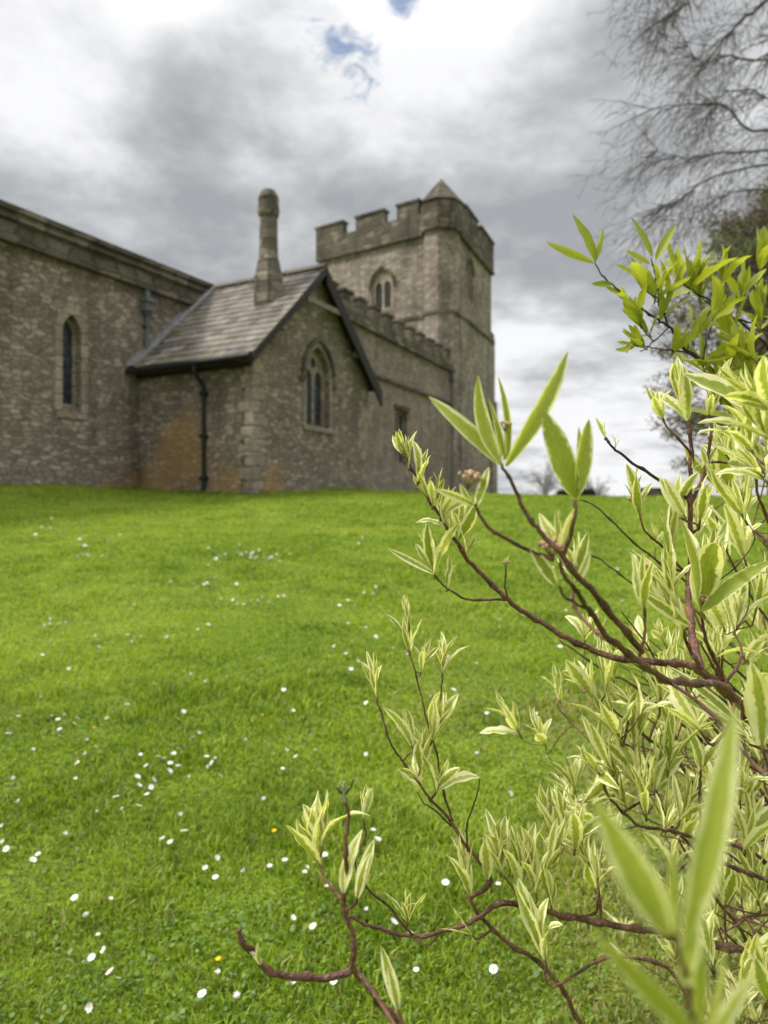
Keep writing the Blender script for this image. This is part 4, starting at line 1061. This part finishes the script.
# middle: the twig that stands alone over the lawn
main([(469, 897, .66), (490, 880, .66), (478, 860, .66), (466, 845, .66), (447, 816, .66), (425, 792, .66), (403, 762, .66), (386, 732, .66), (377, 697, .66)], 2.6*mm, .9*mm, rooted=False)
main([(453, 822, .66), (443, 790, .67), (436, 750, .68), (425, 712, .68), (421, 688, .68), (408, 652, .68)], 1.5*mm, .8*mm, rooted=False)
main([(430, 745, .68), (440, 701, .69), (442, 673, .69)], 1.1*mm, .8*mm, rooted=False)
main([(468, 852, .66), (467, 832, .655), (473, 805, .65), (479, 790, .65), (480, 779, .65)], 1.1*mm, .6*mm, rooted=False, m='bark_dark')
main([(452, 826, .66), (437, 812, .65), (424, 803, .65), (417, 792, .65)], 1.0*mm, .6*mm, rooted=False, m='bark_dark')
# the long near-level bough across the bottom
main([(820, 972, .80), (768, 955, .76), (698, 942, .72), (649, 930, .69), (607, 924, .67), (553, 913, .66), (507, 903, .655), (480, 918, .65), (455, 929, .65), (412, 936, .645), (373, 927, .64), (349, 916, .635)], 6.0*mm, 1.6*mm)
main([(640, 1085, .72), (610, 1050, .70), (578, 1021, .68), (562, 988, .67), (529, 955, .66), (487, 926, .655), (469, 897, .655)], 4.0*mm, 1.9*mm, x=-.25, y=-.25)
main([(412, 934, .645), (386, 905, .64), (360, 879, .63), (357, 855, .63), (364, 838, .63), (364, 818, .63)], 1.5*mm, .8*mm, rooted=False)
main([(412, 936, .645), (426, 944, .64), (438, 938, .64), (441, 932, .64)], 1.0*mm, .8*mm, rooted=False)
main([(553, 915, .66), (525, 905, .65), (512, 888, .65), (500, 870, .65)], 1.5*mm, .8*mm, rooted=False)
# lower left, closest and out of focus
main([(470, 1130, .60), (430, 1070, .55), (399, 1024, .50), (378, 1000, .48), (354, 971, .46), (354, 940, .46), (345, 910, .46), (343, 896, .46)], 4.2*mm, 1.8*mm, x=-.45, y=-.35)
main([(356, 972, .46), (317, 977, .46), (278, 972, .45), (256, 958, .44), (244, 942, .43), (239, 929, .43)], 3.0*mm, 2.0*mm, rooted=False)
main([(344, 900, .46), (347, 860, .45), (348, 820, .45), (345, 797, .45), (344, 782, .45)], 2.0*mm, 1.1*mm, rooted=False)
main([(345, 905, .47), (330, 885, .52), (318, 866, .56)], 1.6*mm, 1.1*mm, rooted=False)
main([(345, 798, .45), (340, 790, .45), (337, 788, .45)], .9*mm, .7*mm, rooted=False, m='bark_dark')
main([(346, 795, .45), (351, 788, .45), (353, 779, .45)], .9*mm, .6*mm, rooted=False, m='bark_dark')
# right hand middle
main([(820, 910, .85), (768, 885, .80), (740, 872, .78), (705, 858, .76), (680, 835, .74)], 4.5*mm, 1.6*mm)
main([(800, 880, .90), (748, 850, .85), (700, 840, .80), (669, 830, .75), (640, 825, .72), (612, 800, .70), (600, 775, .70)], 4.0*mm, 1.3*mm)
main([(705, 880, .74), (702, 830, .72), (700, 790, .71), (701, 770, .71)], 2.4*mm, 1.2*mm, rooted=False)
main([(708, 810, .80), (685, 770, .76), (650, 740, .73), (620, 715, .71), (596, 702, .70)], 2.2*mm, 1.1*mm, rooted=False)
main([(800, 860, 1.1), (750, 800, 1.0), (700, 740, .95), (640, 690, .92), (600, 668, .9), (560, 640, .9)], 3.5*mm, 1.2*mm, y=.1)
main([(810, 660, 1.1), (768, 620, 1.0), (730, 560, .95), (715, 510, .92)], 3.5*mm, 1.2*mm, y=.15)
main([(820, 760, 1.2), (770, 700, 1.15), (700, 640, 1.1), (640, 590, 1.05), (600, 560, 1.05), (570, 548, 1.05)], 3.2*mm, 1.0*mm, y=.2, m='bark_dark')
main([(690, 585, 1.0), (640, 548, 1.0), (600, 510, 1.0), (580, 500, 1.0)], 2.2*mm, .9*mm, rooted=False, m='bark_dark')
main([(800, 1000, 1.0), (740, 930, .95), (690, 860, .9), (660, 800, .88)], 4*mm, 1.6*mm)
main([(830, 800, .8), (790, 760, .75), (750, 745, .72)], 3*mm, 1.4*mm)
main([(800, 840, 1.3), (740, 760, 1.25), (690, 700, 1.2), (650, 665, 1.2)], 3.5*mm, 1.3*mm, y=.3)
main([(840, 640, .75), (790, 560, .70), (760, 500, .66), (752, 450, .64)], 3*mm, 1.3*mm)
# red stubs
main([(700, 955, .62), (674, 938, .60), (655, 925, .60)], 1.9*mm, 1.7*mm, rooted=False)
main([(684, 992, .58), (668, 968, .58), (640, 958, .58)], 2.0*mm, 1.9*mm, rooted=False)
main([(800, 895, .62), (768, 880, .60), (745, 872, .58), (724, 864, .57)], 2.8*mm, 2.2*mm)

# shoot tips: px, py of the base, lean in degrees, leaf length in pixels, pairs, opening, distance
CL = [
 # slim tips on the long twig
 (402, 454, -18, 26, 2, 30, .61), (409, 468, -3, 40, 2, 14, .61), (418, 482, 14, 40, 2, 16, .61), (428, 497, -20, 32, 2, 25, .615), (433, 506, 12, 44, 2, 20, .615), (441, 518, 18, 40, 2, 24, .62), (450, 531, -25, 36, 2, 30, .62), (458, 541, 8, 46, 3, 24, .62), (466, 553, 25, 30, 2, 30, .62),
 (434, 574, -12, 54, 3, 26, .62), (447, 588, 4, 40, 1, 12, .62), (506, 566, 5, 12, 2, 35, .62),
 (596, 655, -20, 24, 1, 30, .63), (575, 582, 5, 48, 3, 24, .50),
 (644, 608, -8, 62, 3, 16, .50), (560, 560, -5, 56, 2, 22, .42),
 (688, 421, -18, 66, 3, 24, .72), (709, 415, 6, 52, 3, 26, .73), (663, 418, -28, 34, 3, 30, .71), (690, 470, 30, 26, 1, 30, .72), (706, 470, 10, 28, 2, 20, .73),
 (640, 515, -12, 50, 3, 26, .72), (605, 438, -8, 22, 1, 14, .69), (615, 449, 8, 22, 1, 10, .69), (676, 512, 14, 46, 2, 24, .72), (700, 520, 8, 62, 2, 22, .69), (684, 515, -26, 46, 1, 16, .68),
 (702, 610, 10, 86, 3, 26, .62), (684, 630, -26, 76, 3, 22, .61), (668, 600, -8, 60, 3, 22, .62), (735, 630, 16, 60, 3, 30, .68), (671, 560, -4, 66, 2, 20, .70), (712, 585, 2, 74, 2, 18, .64),
 # alone over the lawn
 (377, 697, -10, 44, 3, 24, .66), (408, 620, -8, 25, 2, 16, .68), (410, 652, -6, 40, 3, 34, .68), (421, 672, 10, 38, 3, 28, .68), (442, 673, 6, 40, 3, 22, .69), (412, 746, -12, 44, 2, 26, .66), (432, 740, 16, 50, 3, 24, .66), (420, 770, 6, 44, 3, 26, .66), (436, 792, 22, 50, 2, 30, .66), (423, 788, -30, 38, 2, 26, .66),
 # lower middle
 (320, 866, -20, 64, 3, 26, .56), (322, 846, 4, 58, 3, 22, .56), (364, 818, 4, 34, 2, 16, .63), (408, 922, -6, 44, 2, 22, .64), (357, 898, 10, 50, 1, 9, .46), (343, 893, 2, 54, 1, 8, .45), (398, 1010, -12, 62, 1, 12, .42), (261, 964, -25, 22, 1, 14, .43),
 (470, 896, -10, 58, 3, 18, .655), (487, 880, 12, 48, 3, 26, .655), (500, 872, -6, 52, 3, 24, .655), (520, 890, 8, 60, 3, 26, .655), (536, 893, -8, 58, 3, 22, .65), (508, 862, -28, 50, 2, 30, .66), (547, 870, 20, 52, 3, 22, .66), (551, 905, -6, 44, 2, 24, .65), (545, 960, -14, 84, 2, 13, .56), (560, 840, -20, 58, 3, 22, .68), (575, 850, 6, 60, 3, 24, .67), (588, 862, -28, 50, 2, 30, .68), (598, 885, 4, 50, 2, 22, .64), (472, 935, -50, 40, 1, 20, .65),
 # middle right mass
 (596, 702, -26, 50, 3, 26, .70), (606, 690, 4, 46, 3, 22, .70), (585, 690, -38, 34, 2, 30, .71), (620, 740, -24, 58, 3, 28, .70), (612, 770, -30, 56, 3, 28, .70), (634, 745, 10, 52, 3, 22, .70), (640, 790, -18, 62, 3, 26, .70), (655, 790, 14, 60, 3, 24, .70), (668, 770, 2, 60, 3, 26, .70), (625, 805, -26, 54, 3, 30, .70), (600, 775, -36, 48, 3, 30, .70), (680, 820, 22, 54, 3, 26, .72), (646, 815, -6, 64, 3, 26, .68), (701, 770, 22, 44, 2, 30, .71), (660, 705, 0, 56, 3, 26, .73), (672, 735, -8, 50, 3, 24, .74), (640, 715, 26, 60, 1, 20, .68), (700, 730, -40, 84, 1, 14, .58),
 (560, 700, -10, 36, 3, 34, 1.02), (545, 745, -20, 40, 3, 40, 1.0), (520, 735, -30, 48, 3, 44, 1.0), (575, 790, -10, 42, 3, 36, 1.0),
 (745, 560, -10, 62, 3, 28, .66), (756, 610, 10, 58, 3, 28, .72), (752, 450, -16, 70, 3, 34, .60), (770, 440, -40, 78, 2, 30, .52), (775, 410, -60, 84, 3, 28, .50), (765, 480, -45, 66, 2, 34, .55), (745, 520, -30, 64, 2, 30, .60), (730, 490, -8, 56, 3, 28, .8),
 (762, 745, -4, 84, 2, 14, .46), (740, 800, 0, 56, 3, 30, .72), (725, 905, 0, 54, 3, 26, .74), (745, 850, 14, 56, 3, 30, .7), (758, 900, -10, 60, 3, 28, .7), (712, 965, -14, 60, 3, 26, .64), (742, 985, 10, 66, 3, 26, .6), (768, 1000, -10, 80, 2, 22, .5),
]
items = []
fq = random.Random(77)
def inside(px, py):
    """how densely the shrub fills that part of the view"""
    if py < 520: return .8 if px > 700 else 0
    if py < 640: return .75 if px > 690 else (.06 if px > 590 else 0)
    if py < 760: return 1.0 if px > 640 else (.32 if px > 585 else 0)
    if py < 880: return .8 if px > 610 else (.2 if px > 560 else 0)
    if py < 960: return .6 if px > 680 else (.12 if px > 560 else 0)
    return .5 if px > 700 else (.04 if px > 600 else 0)
for c_ in CL: items.append(c_)
while len(items) < len(CL)+260:
    px, py = fq.uniform(560, 900), fq.uniform(440, 1060)
    if fq.random() < inside(px, py):
        D = fq.uniform(.72, 1.5) if px < 780 else fq.uniform(.62, 1.4)
        items.append((px, py, fq.gauss(-6, 22), 24/D*fq.uniform(.6, 1.4)+10, fq.choice((2, 3, 3)), fq.uniform(24, 40), D))
# grow the twigs, nearest first, each from the closest wood below it
built = []
for k, (px, py, an_, Lp, n_, sp_, D) in enumerate(items):
    q = random.Random(1000+k); p_ = P(px, py, D); L = Lp*D/F
    d = Vector((math.sin(R(an_)), q.gauss(0, .16), math.cos(R(an_)))).normalized()
    best = None
    for (b_, r_) in pool:
        dv = p_ - b_; dl = dv.length
        if dl < .006: best = (b_, 0, r_); break
        up_ = dv.dot(d)/dl
        cost = dl*(1.9-up_) 
        if best is None or cost < best[1]: best = (b_, cost, r_)
    b_ = best[0]; dl = (p_-b_).length
    mb = MB(); rad = min(best[2]*.8, .0010 + .006*dl + .0002)
    if dl > .004:
        ax = (p_-b_); mid = b_ + ax*.45 - d*dl*.10 + Vector((q.gauss(0, 1), q.gauss(0, 1), q.gauss(0, 1)))*dl*.05; m2 = p_ - d*min(dl*.3, .02)
        path = smooth_path([b_, mid, m2, p_], 4); n2 = len(path)
        mb.tube(path, [rad*(1-.35*i/n2)*(1.3 if i in (4, 8) else 1) for i in range(n2)], 6)
        for x in path[2:]: pool.append((x, rad*.8))
        if False: pass
    lf = MB(); cluster(lf, p_, d, L, n_, sp_, q, Wf=q.uniform(.155, .235))
    built.append((Lp if px < 790 else Lp*.1, mb, lf))
xq = random.Random(5)
for k in range(46):
    px, py, D = xq.uniform(630, 900), xq.uniform(520, 930), xq.uniform(.8, 1.6)
    e_ = P(px, py, D); b0 = root + Vector((xq.gauss(0, .12), xq.gauss(0, .12), 0)); mid = b0.lerp(e_, .5) + Vector((xq.gauss(.05, .05), xq.gauss(0, .05), xq.uniform(.0, .15)))
    pa = smooth_path([b0, mid, e_.lerp(mid, .3)+Vector((xq.gauss(0, .02), 0, xq.gauss(0, .02))), e_], 5); n2 = len(pa)
    mb0 = MB().tube(pa, [.0042*(1-.8*i/n2) for i in range(n2)], 6); built.append((0, mb0, MB()))
    for j in range(5):
        i = xq.randrange(n2//2, n2-1); d_ = (pa[i+1]-pa[i]).normalized(); o_ = Vector((xq.gauss(0, 1), xq.gauss(0, 1), xq.gauss(.4, 1))).normalized()
        mb0.tube([pa[i], pa[i]+(d_+o_*.6)*.04, pa[i]+(d_+o_*.5)*xq.uniform(.06, .13)], [.0017, .0013, .0008], 5)
order = sorted(range(len(built)), key=lambda i: -built[i][0]); top = set(order[:98])
rest = MB(); restl = MB()
def merge(a, b):
    i0 = len(a.v); a.v.extend(b.v); a.f.extend([tuple(i+i0 for i in f_) for f_ in b.f]); a.uv.extend(b.uv); a.r.extend(b.r); a.mi.extend(b.mi)
for i, (sz, mb, lf) in enumerate(built):
    if i in top and len(mb.f):
        t_ = mb.build('twig', M['bark'], dog, smooth=True); lf.build('leaf_cluster', [M['leaf'], M['shoot']], t_, smooth=True)
    elif i in top: lf.build('leaf_cluster', [M['leaf'], M['shoot']], dog, smooth=True)
    else: merge(rest, mb); merge(restl, lf)
o = rest.build('fine_twigs', M['bark'], dog, smooth=True); o['kind'] = 'stuff'
o = restl.build('inner_foliage', [M['leaf'], M['shoot']], dog, smooth=True); o['kind'] = 'stuff'
# long single leaves: base px, tip px, width factor, distance
def leafto(mb, a, b, D, Wf, fold, curl, q, D2=None, mi=0, face=None):
    p0, p1 = P(a[0], a[1], D), P(b[0], b[1], D2 or D); d = p1-p0; L = d.length; d.normalize()
    inner = Vector(face) if face else Vector((q.gauss(0, .5), -1, q.gauss(.2, .3)))
    inner = (inner-d*inner.dot(d)).normalized(); d0 = (d*math.cos(curl*.4) + inner*math.sin(curl*.4))
    leaf(mb, p0, d0, inner, L*1.02, L*Wf, fold, curl, q, mi, .07, q.gauss(0, .2))
def leafgroup(ls, name='leaf_cluster', m='leaf', par=None, seed=1, stem=None):
    q = random.Random(seed); mb = MB()
    for l_ in ls: leafto(mb, *l_, q)
    if stem: mb.tube([P(*s_) for s_ in stem], [.0011]*len(stem), 6, mi=1)
    return mb.build(name, [M[m], M['shoot']], par or dog, smooth=True)
leafgroup([((502, 466), (424, 405), .41, .15, .6, .3), ((500, 462), (456, 390), .40, .14, .5, -.3), ((506, 466), (583, 365), .41, .105, .7, .6), ((503, 460), (504, 396), .43, .15, .9, .2), ((507, 462), (517, 380), .42, .07, .9, -.3), ((500, 460), (487, 400), .43, .10, .9, .2), ((505, 458), (494, 412), .42, .12, 1.0, .1)], m='leaf_open', seed=3)
leafgroup([((575, 498), (540, 412), .40, .21, .30, .2), ((576, 498), (580, 420), .40, .20, .9, .1), ((574, 500), (560, 440), .41, .12, .8, .2), ((577, 498), (590, 430), .41, .10, .9, -.2)], m='leaf_open', seed=4)
leafgroup([((474, 505), (441, 482), .42, .16, .6, .3), ((476, 508), (494, 470), .42, .19, .5, .2), ((472, 505), (460, 484), .42, .2, .7, .2)], seed=5)
leafgroup([((556, 585), (530, 548), .42, .2, .5, .3), ((574, 585), (592, 552), .42, .16, .7, .3)], seed=6)
leafgroup([((434, 574), (389, 547), .61, .10, .7, -.4)], seed=7)
leafgroup([((744, 730), (664, 676), .58, .09, .6, .5)], seed=8)
leafgroup([((745, 735), (655, 690), .60, .08, .5, .4)], seed=18)
leafgroup([((702, 612), (762, 552), .60, .13, .5, .4), ((697, 600), (680, 520), .60, .15, .5, .3)], m='leaf_open', seed=9)
leafgroup([((690, 625), (640, 590), .60, .14, .4, .2)], seed=19)
# very near shoot at the bottom right, far out of focus
st, pth, rd = branch('branch', [(715, 1120, .24), (700, 1040, .19), (684, 985, .18), (672, 930, .168)], 1.5*mm, .8*mm, dog, M['bark'], fromroot(bq, -.6, -.7, .4, P(715, 1120, .24)), True, 5)
leafgroup([((668, 935), (604, 800), .165, .17, .35, .1), ((676, 935), (628, 830), .17, .16, .4, .2), ((685, 940), (740, 712), .17, .085, .35, .15), ((672, 930), (668, 850), .18, .12, .4, .2), ((684, 985), (700, 900), .18, .14, .5, .2)], m='leaf_open', seed=11)
leafgroup([((700, 1040), (602, 930), .175, .10, .3, .2), ((702, 1040), (728, 950), .19, .08, .4, .2), ((697, 1030), (690, 925), .185, .13, .4, .2), ((705, 1050), (752, 975), .19, .09, .4, .2)], m='leaf_open', seed=12)
# flower buds
def budpart(px, py, D, r_, ang=0):
    mb = MB(); d = Vector((math.sin(R(ang)), -.25, math.cos(R(ang)))).normalized(); bud(mb, P(px, py, D), d, r_, random.Random(int(px)), 0)
    mb.build('flower_bud', [M['budm'], M['shoot']], dog, smooth=True)
for a in ((470, 476, .42, .0072, 8), (552, 545, .42, .0078, 0), (505, 424, .42, .0040, 0), (649, 566, .50, .0038, 10), (706, 566, .62, .0052, 0), (704, 598, .61, .0058, 10), (506, 562, .62, .004, 0), (630, 498, .72, .0035, -20), (584, 690, .70, .0035, -20)): budpart(*a)

# ---- plain green shrub behind, upper right
GX, GY = 1.75, 1.75
gs = thing('green_shrub', 'shrub with plain bright green leaves on dark twigs, behind the cream edged one', 'shrub', (GX, GY, gz(GX, GY)))
groot = Vector((GX, GY, gz(GX, GY)-.03))
gpool = []
def gmain(pix, r0, r1, rooted=False):
    ex = [groot, groot.lerp(P(*pix[0]), .35)+Vector((.08, 0, .1)), groot.lerp(P(*pix[0]), .7)+Vector((.08, 0, .06))] if rooted else None
    o, path, rad = branch('branch', pix, r0, r1, gs, M['bark_dark'], ex, True, 3, .002)
    for p_, r_ in zip(path, rad): gpool.append((p_, r_))
gmain([(830, 460, 1.25), (770, 410, 1.15), (730, 383, 1.1), (700, 360, 1.08), (685, 348, 1.07), (668, 327, 1.06), (653, 317, 1.06), (629, 299, 1.05), (611, 283, 1.05), (595, 262, 1.05)], 6*mm, 1.1*mm, True)
gmain([(700, 360, 1.08), (685, 352, 1.07), (665, 349, 1.06), (645, 348, 1.05)], 2*mm, 1*mm)
gmain([(668, 327, 1.06), (659, 302, 1.06), (655, 275, 1.06), (651, 258, 1.06)], 2*mm, 1*mm)
gmain([(810, 420, 1.3), (770, 350, 1.22), (730, 315, 1.18), (700, 296, 1.15), (680, 282, 1.15)], 5*mm, 1.2*mm, True)
gmain([(768, 330, 1.25), (735, 318, 1.2), (705, 300, 1.18)], 2.5*mm, 1.2*mm)
gmain([(702, 360, 1.08), (708, 335, 1.1), (718, 305, 1.1), (722, 285, 1.12)], 2*mm, 1*mm)
gmain([(668, 327, 1.06), (650, 345, 1.04), (640, 350, 1.04)], 1.4*mm, .8*mm)
GC = [(640, 325, -25, 40, 2, 50, 1.05), (628, 300, -50, 30, 1, 40, 1.05), (645, 290, -10, 42, 2, 46, 1.06), (655, 300, 0, 40, 3, 46, 1.06), (668, 300, 20, 44, 2, 40, 1.07), (645, 348, -50, 34, 2, 46, 1.05), (636, 346, -70, 26, 1, 40, 1.05), (650, 335, -40, 30, 2, 50, 1.05),
 (680, 282, -6, 46, 2, 34, 1.15), (690, 290, 14, 48, 2, 36, 1.15), (700, 300, -10, 50, 2, 36, 1.16), (722, 285, 0, 44, 2, 34, 1.12), (712, 320, 24, 46, 2, 40, 1.1), (690, 340, 30, 44, 2, 44, 1.08), (705, 372, -10, 50, 2, 44, 1.08), (730, 345, 0, 52, 2, 40, 1.15), (740, 300, 10, 46, 2, 36, 1.18), (760, 330, 0, 50, 3, 40, 1.2), (745, 380, -20, 54, 3, 44, 1.1), (720, 400, -24, 50, 3, 46, 1.1), (672, 355, 30, 40, 2, 44, 1.07), (660, 320, 10, 44, 2, 40, 1.06), (760, 270, 0, 44, 2, 36, 1.2), (735, 420, -30, 50, 3, 46, 1.1), (765, 400, -20, 56, 3, 46, 1.0), (755, 360, -30, 56, 3, 46, 1.0), (725, 375, 10, 50, 3, 50, 1.05), (738, 440, -10, 50, 2, 44, 1.0)]
for k in range(34): GC.append((fq.uniform(775, 900), fq.uniform(250, 560), fq.gauss(0, 25), 46, 3, 44, fq.uniform(.95, 1.5)))
for k, (px, py, an_, Lp, n_, sp_, D) in enumerate(GC):
    q = random.Random(3000+k); p_ = P(px, py, D); L = Lp*D/F; d = Vector((math.sin(R(an_)), q.gauss(0, .3), math.cos(R(an_)))).normalized()
    b_, r_ = min(gpool, key=lambda a: (p_-a[0]).length*(1.9-(p_-a[0]).normalized().dot(d)) if (p_-a[0]).length > 1e-4 else 0)
    dl = (p_-b_).length; mb = MB()
    if dl > .004:
        path = smooth_path([b_, b_.lerp(p_, .5)-d*dl*.08, p_], 4); mb.tube(path, [min(r_*.8, .0009+.006*dl)]*len(path), 6)
        for x in path[3:]: gpool.append((x, .0014))
        t_ = mb.build('twig', M['bark_dark'], gs, smooth=True)
    else: t_ = gs
    lf = MB(); cluster(lf, p_, d, L, n_, sp_, q, Wf=.22, curl=.45); lf.build('leaf_cluster', [M['leaf_green'], M['shoot']], t_, smooth=True)
leafgroup([((595, 262), (580, 215), 1.05, .21, .3, .1), ((594, 263), (546, 246), 1.05, .13, .6, -.2), ((595, 262), (601, 228), 1.05, .13, .8, .1)], m='leaf_green', par=gs, seed=20)
leafgroup([((652, 257), (633, 217), 1.05, .20, .25, .1), ((656, 260), (675, 226), 1.06, .17, .5, .2), ((650, 264), (626, 251), 1.05, .16, .5, -.1), ((613, 284), (592, 286), 1.05, .24, .4, .1), ((628, 300), (604, 288), 1.05, .2, .4, .1)], m='leaf_green', par=gs, seed=21)
